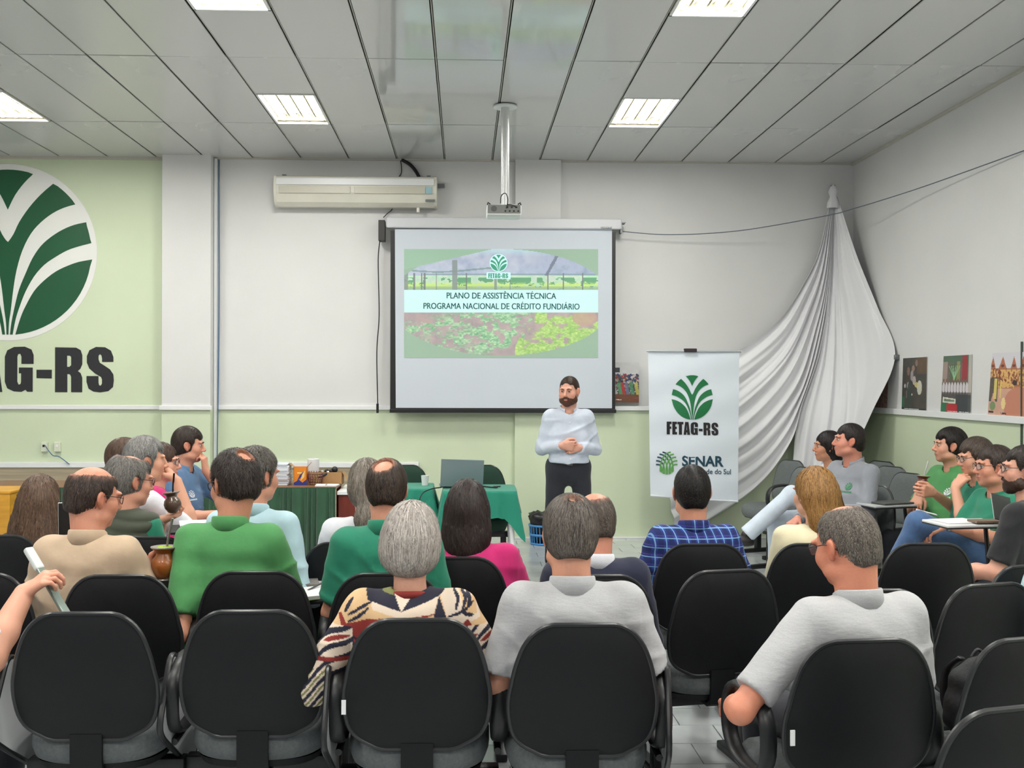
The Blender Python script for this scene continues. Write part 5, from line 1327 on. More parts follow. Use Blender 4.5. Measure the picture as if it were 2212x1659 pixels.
c = P(918, 1047, 8.85); o = MB().lathe([(.001,0),(.026,0),(.034,.085),(.035,.085),(.033,.083),(.025,.003),(.001,.003)], n=20).build('paper_cup', paper, smooth='a'); o.location = (c.x, 8.85, ztt+.006); tag(o, 'white cup on the left teal table', 'cup')
c = P(997, 1050, 8.62); e = empty('laptop', (c.x, 8.62, ztt+.007), .06); tag(e, 'silver-grey open laptop seen from the back of its lid', 'laptop')
lg = mat('laptop_grey', (120,136,140), .4, .2)
MB().box((0,.14,.008), (.36,.24,.014), bev=.004).build('laptop_base', lg, e); l_ = MB().box((0,0,.118), (.36,.008,.235), bev=.003).build('laptop_lid', lg, e); l_.location = (0,.0,.008); l_.rotation_euler = (math.radians(8), math.radians(2), 0)
MB().box((0,.0055,.118), (.335,.002,.205)).build('laptop_screen', dark, l_); MB().tube([(-.15,.012,.014),(.15,.012,.014)], .007, 8).build('hinge', dark, e, smooth='a')
MB().box((0,.15,.0155), (.31,.12,.002)).build('keyboard', dark, e)
o = MB().tube(smoothline([(c.x+.16,8.7,ztt+.016),(c.x+.24,8.62,ztt+.014),(c.x+.30,8.6,ztt+.014),(c.x+.27,8.66,ztt+.014),(c.x+.33,8.68,ztt+.014)], 6), .006, 6).build('laptop_cable', dark, smooth=True); tag(o, 'black cable coiled on the teal cloth right of the laptop', 'cable')
o = MB().tube(smoothline([(c.x-.17,8.6,ztt+.014),(c.x-.26,8.45,ztt+.013),(c.x-.33,8.36,ztt-.03),(c.x-.36,8.33,ztt-.2),(c.x-.38,8.32,ztt-.45),(c.x-.35,8.3,.01)], 6), .005, 6).build('table_cable', dark, smooth=True); tag(o, 'thin dark cord falling over the front of the laptop table', 'cable')
# ---- blue basket with a black bag
c = PZ(1163, 1168, 0.0); e = empty('laundry_basket', (c.x+.06, 10.42, 0)); tag(e, 'blue slotted plastic basket under a black bag near the wall', 'basket')
bp = mat('basket_blue', (70,140,200), .4); m = MB()
for z in (.01, .1, .195): m.tube([((.15+.1*z)*math.cos(a)*1.0, (.13+.1*z)*math.sin(a), z) for a in [2*PI*i/28 for i in range(28)]], .012 if z != .1 else .014, 6, closed=True)
m.build('basket_ring', bp, e, smooth=True)
for i in range(28):
    a = 2*PI*i/28
    if i == 0: sm_ = None
    MB().tube([(.151*math.cos(a), .131*math.sin(a), .01), (.168*math.cos(a), .148*math.sin(a), .195)], .0055, 5).build('slat', bp, e)
MB().lathe([(.001,.006),(.15,.006),(.15,.012),(.001,.012)], n=28).build('basket_floor', bp, e)
m = MB(); rg = random.Random(3); prof = [(.001,.02),(.12,.02),(.135,.10),(.15,.19),(.165,.24),(.175,.30),(.12,.325),(.06,.31),(.001,.30)]
n = 36; vs = [(r*math.cos(2*PI*i/n)*(1+.07*math.sin(i*2.1+z*40)), r*.9*math.sin(2*PI*i/n)*(1+.06*math.sin(i*1.7+z*31)), z+.012*math.sin(i*1.3+r*30)) for r, z in prof for i in range(n)]
m.add(vs, [(j*n+i, j*n+(i+1) % n, (j+1)*n+(i+1) % n, (j+1)*n+i) for j in range(len(prof)-1) for i in range(n)])
o = m.build('black_bag', mat('bag_black', (24,24,27), .35, bump=.4, bscale=30), smooth=True); o.location = e.location; o.location.z = .0; tag(o, 'black plastic bag bulging over the blue basket', 'bag')
# ================================================================== banner
yb = 9.96
tl, tr, blp, brp = P(1400,759,yb), P(1597,760,yb), P(1405,1070,yb), P(1594,1083,yb)
e = empty('banner', (0,0,0)); o0 = Vector(((tl.x+tr.x)/2, yb, 0)); e.location = o0; tag(e, 'tall white banner with two green emblems hanging on a stand', 'banner')
def bn(u, v, d=0.0):
    p = tl*(1-u)*(1-v)+tr*u*(1-v)+blp*(1-u)*v+brp*u*v; return Vector((p.x-o0.x, -.012*math.sin(PI*u)*v - d + .004*math.sin(v*23+u*4), p.z))
m = MB(); m.grid(lambda u, v: bn(u, v), 24, 40); m.grid(lambda u, v: bn(u, v, -.0015), 24, 40); m.build('banner_cloth', mat('banner_white', (222,230,238), .5, bump=.12, bscale=40, stretch=(1,1,5)), e, smooth=True)
MB().tube([bn(-.02,0)+Vector((0,0,.004)), bn(1.02,0)+Vector((0,0,.004))], .011, 12).build('top_bar', mat('bar_silver', (196,200,204), .3, .4), e, smooth='a')
MB().tube([bn(-.002,1)+Vector((0,0,-.002)), bn(1.002,1)+Vector((0,0,-.002))], .010, 12).build('bottom_bar', mat('bar_white', (225,230,235), .4), e, smooth='a')
MB().box((bn(.46,0).x, -.005, bn(.5,0).z+.012), (.125,.045,.036), bev=.006).build('clip', mat('clip_dark', (44,30,36), .4), e)
MB().tube([(bn(.46,0).x,.035,.1), (bn(.46,0).x,.035,bn(.5,0).z+.03)], .012, 10).build('stand_pole', dark, e, smooth='a')
for k_ in range(3):
    a = 2*PI*k_/3 + .5; MB().tube([(bn(.46,0).x,.035,.32), (bn(.46,0).x+.3*math.cos(a), .035+.3*math.sin(a), .01)], .009, 8).build('stand_leg', dark, e, smooth='a')
def BP(px, py, d=.0): 
    u = (px-1400)/(197.0); v = (py-759-(px-1400)/197.*1)/(311.+(px-1400)/197.*12); return bn(u, v, d+.003)
def on_banner(poly_px, m, d=.0, th=.001):
    m.prism(poly_px, lambda x, y, t: tuple(BP(x, y, d+t)), th)
gb = mat('banner_green', (16,112,62), .5); kb = mat('banner_black', (30,24,28), .5)
for pl_ in PALM:
    m = MB(); on_banner([(1494.5+x*44.5, 858.5-y*48) for x, y in pl_], m); m.build('palm_leaf', gb, e)
for ch in 'FETAG-RS':
    m = MB(); kx = 114/((683+545)/272.0)
    glyph_into(m, ch, lambda x, y, d: tuple(BP(1438+(x+(545+41)/272.0)*kx, 938-y*27.5+(x+2.15)*.6, d)), .001); m.build('letter', kb, e)
navy = mat('banner_navy', (24,66,84), .5); lg_ = mat('banner_leaf', (96,160,84), .5); 
def btext(s, x0, x1, yb_, h_, bold, mt_, sl=.012):
    m = MB(); o = BP(x0, yb_); x1p = BP(x1, yb_+sl*(x1-x0)); X = (x1p-o); w_ = X.length; X.normalize(); co, fs = text_mesh(s, bold=bold); cap = text_mesh('H', bold=bold)[0][:,1].max(); mn, mxx = co[:,0].min(), co[:,0].max()
    m.add([o + X*((c_[0]-mn)/(mxx-mn)*w_) + Vector((0,-.002,c_[1]/cap*h_/222.)) for c_ in co], fs); m.build('lettering', mt_, e)
btext('SENAR', 1471, 1564, 1006, 22, .032, navy); btext('Rio Grande do Sul', 1471, 1580, 1023, 11, .012, navy)
# woven-wheat emblem: two crossing families of curved blades
for fam in (-1, 1):
    for k_ in range(5):
        a0, a1 = math.radians(112+19*k_), math.radians(-48-19*k_); S0 = (math.cos(a0), math.sin(a0)); E0 = (math.cos(a1)*.9, math.sin(a1)*.98); C0 = (E0[0]*.85+.1, S0[1]*.75+.05)
        pts = [((1-t)**2*S0[0]+2*t*(1-t)*C0[0]+t*t*E0[0], (1-t)**2*S0[1]+2*t*(1-t)*C0[1]+t*t*E0[1]) for t in [i/12 for i in range(13)]]
        pts = [(-fam*x, y) for x, y in pts] if fam > 0 else pts
        for (i0, i1, mt_) in ((0, 6, navy if fam < 0 else lg_), (6, 12, lg_)):
            L_ = []; R_ = []
            for i in range(i0, i1+1):
                x, y = pts[i]; a_ = pts[max(i-1,0)]; b_ = pts[min(i+1,12)]; dx, dy = b_[0]-a_[0], b_[1]-a_[1]; n_ = math.hypot(dx, dy) or 1; w_ = .060
                L_.append((x-dy/n_*w_, y+dx/n_*w_)); R_.append((x+dy/n_*w_, y-dx/n_*w_))
            m = MB(); on_banner([(1437+x*24, 1000-y*25.5) for x, y in L_+R_[::-1]], m, d=.0003*(k_+5*(fam > 0)), th=.0003); m.build('emblem_blade', mt_, e)
# ================================================================== white drape
cloth = mat('drape_white', (236,236,238), .8, bump=.1, bscale=40, sheen=.2)
def drape(strands, nu, nv, folds, amp, seed, Yf):
    """strands: list of lists of pixel points with depth; interpolated across u"""
    S_ = [np.array(smoothline([P(*p) for p in st], 10)) for st in strands]; S2 = []
    for st in S_:
        d = np.concatenate([[0], np.cumsum(np.linalg.norm(np.diff(st, axis=0), axis=1))]); t = np.linspace(0, d[-1], nv+1); S2.append(np.stack([np.interp(t, d, st[:, k]) for k in range(3)], 1))
    S2 = np.array(S2); m = MB(); ku = np.linspace(0, 1, len(strands)); us = np.linspace(0, 1, nu+1); G_ = np.zeros((nu+1, nv+1, 3))
    for j in range(nv+1):
        for k in range(3): 
            sm = smoothline([np.array([S2[i, j, k]]) for i in range(len(strands))], 12); sm = np.array(sm)[:, 0]; G_[:, j, k] = np.interp(us, np.linspace(0, 1, len(sm)), sm)
    for i in range(nu+1):
        for j in range(nv+1):
            u, v = us[i], j/nv; a = amp*min(1, .25+v*1.4)
            w_ = math.sin(u*folds*2*PI + 2*math.sin(u*7+seed) + .8*math.sin(v*4+u*5)); w2 = math.sin(u*folds*4.3*PI+v*3+seed)
            G_[i, j, 1] -= a*(w_*.7 + .25*w2 + 1.0)
    idx = lambda i, j: j*(nu+1)+i
    vs = [tuple(G_[i, j]) for j in range(nv+1) for i in range(nu+1)]; o = len(vs); fs = [(idx(i,j), idx(i+1,j), idx(i+1,j+1), idx(i,j+1)) for j in range(nv) for i in range(nu)]
    m.add(vs, fs); return m
e = empty('drape', P(1800,405,10.7)); tag(e, 'large white cloth draped from a point near the corner down to the floor', 'drape')
def dr(m, name):
    o = m.build(name, cloth, None, smooth=True, fix=False); o.parent = e; o.matrix_parent_inverse = Matrix.Translation(-Vector(e.location)); return o
Yb_ = 10.72
left = drape([
 [(1794,425,Yb_),(1768,540,Yb_),(1735,610,Yb_),(1680,690,Yb_),(1592,757,Yb_-.02),(1500,800,Yb_),(1440,830,Yb_)],
 [(1796,425,Yb_),(1774,560,Yb_),(1742,650,Yb_),(1690,750,Yb_-.05),(1600,835,Yb_-.08),(1510,890,Yb_),(1440,930,Yb_)],
 [(1798,425,Yb_),(1780,580,Yb_),(1752,680,Yb_),(1700,800,Yb_-.1),(1612,900,Yb_-.12),(1520,960,Yb_-.05),(1440,1010,Yb_)],
 [(1799,425,Yb_),(1785,600,Yb_),(1762,720,Yb_-.05),(1722,850,Yb_-.12),(1640,965,Yb_-.15),(1540,1030,Yb_-.08),(1446,1085,Yb_)],
 [(1800,425,Yb_),(1788,620,Yb_),(1766,760,Yb_-.05),(1728,870,Yb_-.12),(1700,960,Yb_-.15),(1620,1060,Yb_-.12),(1462,1160,Yb_-.05)]], 110, 70, 7, .05, 1, 0)
dr(left, 'left_swag')
right = drape([
 [(1799,425,Yb_),(1786,600,Yb_),(1768,760,Yb_-.05),(1724,900,Yb_-.12),(1712,1000,Yb_-.15),(1704,1100,Yb_-.15)],
 [(1801,425,Yb_),(1800,600,Yb_),(1795,760,Yb_-.1),(1780,900,Yb_-.2),(1765,1000,Yb_-.2),(1755,1110,Yb_-.2)],
 [(1803,425,Yb_),(1815,590,Yb_-.1),(1832,740,Yb_-.2),(1836,880,Yb_-.3),(1815,1000,Yb_-.3),(1800,1110,Yb_-.3)],
 [(1805,425,Yb_),(1832,560,Yb_-.2),(1875,690,Yb_-.5),(1890,800,Yb_-.6),(1850,930,Yb_-.55),(1815,1040,Yb_-.5)],
 [(1808,425,Yb_),(1850,555,Yb_-.3),(1893,665,Yb_-.6),(1930,768,9.72),(1880,890,9.75),(1822,1010,9.8)]], 110, 70, 5.5, .028, 4, 0)
dr(right, 'right_fall')
m = MB(); kn = P(1800,425,Yb_-.04); prof = [(.004,.13),(.03,.10),(.045,.05),(.03,.0),(.055,-.06),(.06,-.12)]; n = 30
m.add([(kn.x+r*math.cos(2*PI*i/n)*(1+.15*math.sin(i*1.9)), kn.y-.0+r*.6*math.sin(2*PI*i/n)*(1+.15*math.sin(i*2.3)), kn.z+z) for r, z in prof for i in range(n)], [(j*n+i, j*n+(i+1) % n, (j+1)*n+(i+1) % n, (j+1)*n+i) for j in range(len(prof)-1) for i in range(n)])
dr(m, 'gathered_top')
c = P(1800,403,10.8); m = MB().box((c.x, 10.81, c.z), (.03,.06,.03), bev=.004); dr(m, 'wall_hook'); bpy.data.objects['wall_hook'].data.materials.clear(); bpy.data.objects['wall_hook'].data.materials.append(dark)
c = P(1931,772,9.7); m = MB().box((WX-.02, 9.68, c.z), (.05,.03,.05), bev=.004); o = dr(m, 'side_hook'); o.data.materials.clear(); o.data.materials.append(steel)
# ================================================================== people
def fab(n, rgb, **k):
    d = dict(rough=.85, var=.05, vscale=14, bump=.35, bscale=35, sheen=.15); d.update(k); return mat(n, rgb, d.pop('rough'), **d)
def heather(n, rgb): return fab(n, rgb, var=.08, vscale=240, stretch=(1,1,3))
beige = fab('polo_beige', (192,168,142)); gpolo = fab('polo_green', (76,144,84)); tpolo = fab('polo_teal', (26,124,96)); bpolo = fab('polo_blue', (88,122,160))
lblue = fab('shirt_light_blue', (176,206,216)); whit = fab('shirt_white', (226,226,232)); greyp = heather('polo_heather_grey', (178,178,180)); navyk = fab('sweater_navy', (24,28,54))
mag = fab('shirt_magenta', (196,30,108)); cream = fab('jacket_cream', (222,212,178)); gshirt = heather('shirt_grey', (138,142,150)); blackt = fab('tshirt_black', (26,27,31)); olive = fab('vest_olive', (62,68,54), bump=.5, bscale=14)
spk = fab('shirt_pale_blue', (196,204,218)); jeans = fab('jeans_blue', (70,100,142), var=.16, vscale=22, bscale=300); dkt = fab('trousers_dark', (30,33,42)); lightj = fab('jeans_light', (206,218,230), var=.06); khk = fab('trousers_khaki', (120,104,84))
def plaid():
    m = bpy.data.materials.new('plaid_blue'); m.use_nodes = True; nt = m.node_tree; L = nt.links.new; b = nt.nodes['Principled BSDF']; b.inputs['Roughness'].default_value = .85
    tc = nt.nodes.new('ShaderNodeTexCoord'); sp = nt.nodes.new('ShaderNodeSeparateXYZ'); L(tc.outputs['Object'], sp.inputs[0])
    def M(op, a, b_=None):
        n = nt.nodes.new('ShaderNodeMath'); n.operation = op
        for i, x in enumerate((a, b_)):
            if x is None: continue
            if isinstance(x, (int, float)): n.inputs[i].default_value = x
            else: L(x, n.inputs[i])
        return n.outputs[0]
    def line(c, sc_, ph, w_): return M('LESS_THAN', M('ABSOLUTE', M('SUBTRACT', M('FRACT', M('ADD', M('MULTIPLY', c, sc_), ph)), .5)), w_)
    ax = M('ADD', sp.outputs[0], M('MULTIPLY', sp.outputs[1], .4)); az = sp.outputs[2]
    def mix(f, a, c_):
        n = nt.nodes.new('ShaderNodeMix'); n.data_type = 'RGBA'; L(f, n.inputs['Factor'])
        if isinstance(a, tuple): n.inputs[6].default_value = a
        else: L(a, n.inputs[6])
        n.inputs[7].default_value = c_; return n.outputs[2]
    base = lin((34,60,140))+(1,); dk = lin((22,34,92))+(1,); pu = lin((70,60,150))+(1,); lt = lin((128,176,214))+(1,)
    c = mix(M('MULTIPLY', line(ax, 22, 0, .25), 1.0), base, dk); c = mix(M('MULTIPLY', line(az, 22, 0, .22), .6), c, dk); c = mix(M('MULTIPLY', line(az, 22, .25, .06), .7), c, pu)
    c = mix(M('MULTIPLY', line(ax, 22, .5, .055), .75), c, lt); c = mix(M('MULTIPLY', line(az, 22, .5, .055), .75), c, lt); L(c, b.inputs['Base Color'])
    n2 = nt.nodes.new('ShaderNodeTexNoise'); n2.inputs['Scale'].default_value = 30; bp_ = nt.nodes.new('ShaderNodeBump'); bp_.inputs['Strength'].default_value = .3; bp_.inputs['Distance'].default_value = .004
    L(tc.outputs['Object'], n2.inputs['Vector']); L(n2.outputs[0], bp_.inputs['Height']); L(bp_.outputs[0], b.inputs['Normal']); return m
plaidm = plaid()
PB = {}
BALD = lambda r=.055, y=-.03, z=.115, rx=None: [((0, y, z), (rx or r, r*1.25, .03))]
def at(b, i, off=(0,0,0)):
    return None
person('man in a beige polo with a bald crown and glasses, seen from behind at left', 204, 1013, 535, cs=sc(1245), face=-6, head=(-42,-12,0), bw=1.08, shirt=beige, collar=('polo',beige), trousers=dkt, skin=(205,142,116),
  hst=dict(col=(44,34,30), col2=(86,70,62), bald=[((0,-.035,.118),(.072,.100,.060))], n=2600, len=.022, t=.007), glasses=(40,28,28), arms=('lap',((.27,.08,-.27),('w',313,1236,4.27))), hands=(None, dict(d=(.80,.25,.35), n=(.3,-.75,.45), side=(-.1,.3,1), curl=.75)), hx=.01, lean=.03)
person('man in a light green polo with a small bald spot and glasses, second row', 505, 981, 548, cs=sc(1238), face=-2, head=(48,-14,0), bw=1.10, shirt=gpolo, collar=('polo',gpolo), trousers=dkt, skin=(200,140,112),
  hst=dict(col=(26,22,20), col2=(74,62,56), bald=[((.012,-.090,.092),(.034,.034,.034))], mess=.5, lift=.006, t=.012, n=3600, len=.03), glasses=(24,22,22), arms=((('w',388,1368,4.12),('w',394,1284,4.36)),'desk'), hands=(dict(d=(-.38,-.05,.85), n=(-.85,.1,-.4), side=(0,.3,1), curl=.8), None), lean=.04)
person('long brown-haired woman at the far left, seen from behind', 88, 1033, 446, cs=sc(1158), face=0, head=(4,-4,0), fem=True, bw=.92, shirt=blackt, sleeve='long', trousers=dkt, skin=(220,170,146),
  hst=dict(kind='long', col=(62,44,34), col2=(118,92,72), mass=[((0,-.055,-.03),(0,-.075,-.12),.092,.105,.55),((0,-.075,-.12),(0,-.10,-.30),.112,.140,.42)], n=5200, len=.16, w=.0016, locks=40, amp=.005))
person('balding grey-haired man in an olive quilted vest over a green shirt', 282, 988, 446, cs=sc(1162), face=-22, head=(-30,-8,0), bw=1.05, shirt=tpolo, sleeve='long', vest=olive, trousers=dkt, skin=(206,148,122),
  hst=dict(col=(78,74,70), col2=(160,156,150), bald=[((0,.0,.122),(.058,.075,.040))], mess=.4, lift=.004, t=.014, len=.04, n=3200), glasses=(70,30,34), arms=('lap','cross'), lean=.02)
PB['grey-haired man with his hand at'], _ = person('grey-haired man with his hand at his mouth and a gourd in the other hand', 317, 950, 388, face=-50, head=(-18,-4,0), bw=1.0, shirt=whit, trousers=dkt, skin=(212,156,128),
  hst=dict(col=(84,82,80), col2=(178,176,172), mess=.35, t=.015, len=.045, n=3200), arms=(((.22,.20,-.30),('w',350,1124,5.38)),((.16,.26,-.20),(.06,.20,.10))), hands=(dict(curl=.9, d=(.62,.72,.35), n=(-.1,-.2,1), side=(-.3,-.3,1)), dict(d=(-.5,-.3,.6), n=(-.6,-.7,-.3), side=(0,0,1), curl=1.0)), lean=.04)
PB['man half hidden behind'], _ = person('man half hidden behind the grey-haired man, only the back of his brown head seen', 275, 951, 368, face=-50, head=(-20,0,0), shirt=whit, trousers=dkt, skin=(205,150,125), hst=dict(col=(64,44,34), col2=(110,84,66), len=.03, n=1500))
PB['dark-haired woman in a bright pink'], _ = person('dark-haired woman in a bright pink top with glasses, behind the grey-haired man', 351, 961, 336, face=-66, head=(-22,-2,0), fem=True, bw=1.06, shirt=mag, sleeve='long', trousers=dkt, skin=(216,160,136),
  hst=dict(kind='mid', col=(54,38,32), col2=(92,70,58), mass=[((0,-.05,-.04),(0,-.06,-.13),.082,.075,.7)], n=2200, len=.10), glasses=(70,50,70), arms=('desk','desk'), eyes=True, lean=.06)
PB['man in a blue polo resting'], _ = person('man in a blue polo resting his mouth on his hand, by the white column', 409, 927, 302, face=-98, head=(14,-6,0), bw=1.06, shirt=bpolo, collar=('polo',bpolo), trousers=dkt, skin=(208,150,124), eyes=True,
  hst=dict(col=(38,30,26), col2=(70,56,46), t=.014, len=.03, n=2600, comb=(0,.5,0)), arms=(((.17,.30,-.22),(.0,.175,.035)),'desk'), hands=(dict(d=(0,-.12,1), n=(.0,-1,-.1), side=(-1,0,0), curl=1.0), None), lean=.05, emblem=('palm',(225,230,235),.09,-.02))
person('curly grey-haired man in a light blue shirt behind the green polo', 556, 975, 462, face=-12, head=(-32,-6,0), bw=1.10, shirt=lblue, sleeve='long', collar=('polo',lblue), trousers=dkt, skin=(206,148,122),
  hst=dict(col=(50,46,42), col2=(128,122,114), mess=.7, lift=.006, t=.016, len=.03, n=3200, amp=.004), arms=('lap','down'), lean=.03)
person('woman in a white shirt with a grey half ponytail', 792, 997, 452, cs=sc(1175), face=0, head=(8,-8,0), fem=True, bw=1.04, shirt=whit, sleeve='long', trousers=dkt, skin=(216,164,140),
  hst=dict(kind='tail', col=(74,66,58), col2=(150,140,128), mass=[((0,-.09,.0),(.0,-.115,-.06),.045,.035,.8),((0,-.115,-.06),(.0,-.13,-.16),.035,.055,.6),((.0,-.13,-.16),(0,-.13,-.25),.055,.045,.5)], n=4200, len=.12, mess=.25), lean=.05)
person('man in a teal green polo with a shiny bald spot, behind the patterned blouse', 836, 1000, 508, cs=sc(1243), face=0, head=(-3,-12,0), bw=1.10, shirt=tpolo, collar=('polo',tpolo), trousers=dkt, skin=(208,148,122),
  hst=dict(col=(30,24,22), col2=(86,70,58), bald=[((-.012,-.080,.098),(.044,.050,.046))], mess=.3, t=.011, len=.028, n=3600), lean=.02)
def inpoly(px, py, poly):
    r = np.zeros(px.shape, bool); n = len(poly); j = n-1
    for i in range(n):
        xi, yi = poly[i]; xj, yj = poly[j]; c_ = ((yi > py) != (yj > py)) & (px < (xj-xi)*(py-yi)/((yj-yi) or 1e-9)+xi); r ^= c_; j = i
    return r
def blouse(V, nb, shc, AP, shz):
    K = .00056; X = (V[:,0]-shc[0])/K + 572; Y = 575 + (shz+.080-V[:,2])/K; back = V[:,1] < shc[1]+.06
    tan = np.array(lin((222,184,138))); cr = np.array(lin((232,212,192))); nv = np.array(lin((30,30,50))); rd = np.array(lin((140,42,36))); ol = np.array(lin((122,124,72)))
    c = np.tile(tan, (len(V), 1))
    def pg(poly, k_): c[inpoly(X, Y, poly)] = k_
    pg([(340,640),(530,705),(745,628),(715,725),(500,735),(360,700)], cr); pg([(600,600),(745,628),(715,725),(560,735)], cr)
    pg([(745,600),(860,575),(960,640),(990,760),(860,800),(800,760)], cr); pg([(860,600),(960,650),(970,740),(900,720)], tan)
    pg([(300,560),(470,560),(530,705),(330,650)], nv); pg([(590,540),(830,560),(745,630),(530,705)], nv); pg([(470,585),(605,560),(602,600),(530,705)], cr); pg([(400,570),(492,590),(480,622),(408,606)], ol)
    pg([(745,628),(815,800),(840,1000),(690,1000),(700,800)], nv)
    pg([(190,790),(330,750),(560,738),(725,718),(600,770),(480,800),(380,850),(250,930),(200,900)], rd); pg([(860,800),(915,760),(985,880),(1010,930),(940,900)], rd); pg([(150,740),(170,730),(230,830),(180,820)], rd)
    pg([(190,930),(245,860),(270,960),(230,1040),(150,1000)], nv)
    def stroke(pts, w0, k_=nv):
        P_ = np.array(smoothline([A3(*p) for p in pts], 6)); best = np.full(len(V), 1e9); tt = np.zeros(len(V))
        for i, p in enumerate(P_):
            d = np.hypot(X-p[0], Y-p[1]); m = d < best; best[m] = d[m]; tt[m] = i/len(P_)
        c[best < w0*(.35+1.3*tt*(1-tt)*2)] = k_
    for st_ in ([(355,655),(290,690),(215,735)], [(335,690),(290,730),(218,775)], [(240,640),(215,680),(195,720)], [(800,740),(880,715),(945,670)], [(830,600),(855,640),(845,700)], [(870,595),(900,640),(885,700)], [(905,610),(925,650),(915,690)], [(880,715),(915,735),(945,740)],
                [(690,760),(620,790),(560,800)], [(560,760),(520,790),(470,800)], [(240,850),(300,900),(360,930)], [(300,850),(290,900),(270,960)], [(330,840),(330,900),(320,960)]): stroke(st_, 11)
    arm = (np.abs(X-572) > 330) & (Y > 800); s1 = np.sin((X*.055+Y*.075)+2*np.sin(X*.02)) ; a2 = arm & (s1 > .35); c[arm] = cr; c[a2] = nv; c[arm & (Y > 985) & (Y < 1015)] = rd; c[arm & (Y > 850) & (Y < 900) & (s1 < -.5)] = rd; c[arm & (Y > 1060) & (s1 < -.75)] = ol
    low = (np.abs(X-572) <= 330) & (Y > 950); c[low & (np.sin(X*.04+Y*.06) > .4)] = nv
    fr = ~back & (Y > 640); c[fr & (np.sin(X*.03+Y*.04) > .3)] = nv; c[fr & (np.sin(X*.02-Y*.03) > .7)] = rd
    return c
person('grey-haired woman with a bob in a patterned cream, navy and red blouse', 888, 1097, 655, cs=sc(1343), face=0, head=(-3,-6,3), fem=True, bw=1.08, shirt=mat('blouse_print', (220,190,150), .8, vcol=True, bump=.3, bscale=30), sleeve='elbow', res=.0036, shcol=blouse, trousers=khk, skin=(220,164,140),
  hst=dict(kind='bob', col=(112,102,96), col2=(204,196,188), n=8000, len=.11, w=.0012, locks=22, amp=.004, mess=.07, t=.016), arms=(((.325,.02,-.27),(.27,.27,-.31)),((.315,.02,-.27),(.27,.27,-.31))), lean=.0, wr=.005, collar=('crew', mat('blouse_red', (136,42,36), .8)))
person('dark-haired woman in a magenta shirt', 1010, 1043, 492, cs=sc(1208), face=-6, head=(2,-8,0), fem=True, bw=1.12, shirt=mag, sleeve='long', collar=('polo',mag), trousers=dkt, skin=(210,150,126),
  hst=dict(kind='mid', col=(26,20,20), col2=(60,46,42), mass=[((0,-.045,-.02),(0,-.06,-.12),.094,.105,.6),((0,-.07,-.10),(0,-.085,-.17),.095,.07,.5)], n=4600, len=.13, mess=.2, locks=18, amp=.004), hx=-.04, arms=('lap','desk'), lean=.06)
person('man in a heather grey polo at the centre, his back to the camera', 1230, 1080, 665, cs=sc(1355), face=0, head=(4,-8,2), bw=1.16, shirt=greyp, collar=('polo',greyp), trousers=dkt, skin=(212,152,126), res=.008,
  hst=dict(col=(52,46,42), col2=(124,114,106), bald=[((.0,-.075,.118),(.026,.024,.018))], mess=.16, t=.014, len=.055, n=6500, w=.0009), arms=('wide','wide'), hx=-.02, wr=.008)
person('bald man in a navy sweater with a white collar', 1284, 1069, 520, cs=sc(1248), face=0, head=(16,-14,0), bw=1.08, shirt=navyk, sleeve='long', collar=('polo',whit), trousers=dkt, skin=(208,142,118),
  hst=dict(col=(70,60,54), col2=(120,108,98), t=.003, len=.011, n=3600, w=.0006, lift=.0006, amp=.0006, bald=[((-.01,-.02,.125),(.066,.095,.058))]), lean=.05)
person('man in a blue plaid shirt with short black hair', 1494, 1010, 470, cs=sc(1180), face=0, head=(-3,-5,0), bw=1.10, shirt=plaidm, sleeve='long', collar=('polo',plaidm), trousers=dkt, skin=(206,146,118),
  hst=dict(col=(16,14,14), col2=(42,36,32), t=.007, len=.012, n=6000, w=.0006, mess=.3, lift=.0008, amp=.001), arms=('wide','wide'))
person('long-haired blonde woman in a cream jacket', 1758, 1014, 455, cs=sc(1180), face=6, head=(18,-6,0), fem=True, bw=1.14, shirt=cream, sleeve='long', trousers=dkt, skin=(218,166,140),
  hst=dict(kind='long', col=(108,72,34), col2=(182,136,78), mass=[((0,-.055,-.03),(.01,-.07,-.12),.092,.098,.6),((.01,-.07,-.12),(.03,-.08,-.26),.098,.085,.5)], n=5600, len=.16, mess=.16, locks=30, amp=.005), lean=.03)
person('man in a heather grey polo with cropped grey hair and glasses at lower right', 1826, 1098, 705, cs=sc(1393), face=14, head=(18,-16,-2), bw=1.14, shirt=greyp, collar=('polo',greyp), trousers=dkt, skin=(214,140,112), res=.008,
  hst=dict(col=(70,62,56), col2=(150,140,130), bald=[((.0,-.02,.128),(.040,.055,.030))], t=.003, len=.011, n=9000, w=.0006, mess=.25, lift=.0006, amp=.0006), glasses=(60,36,44), arms=(((.45,-.03,-.25),(.33,.23,-.32)),'lap'), wr=.005, hx=-.03, lean=.05)
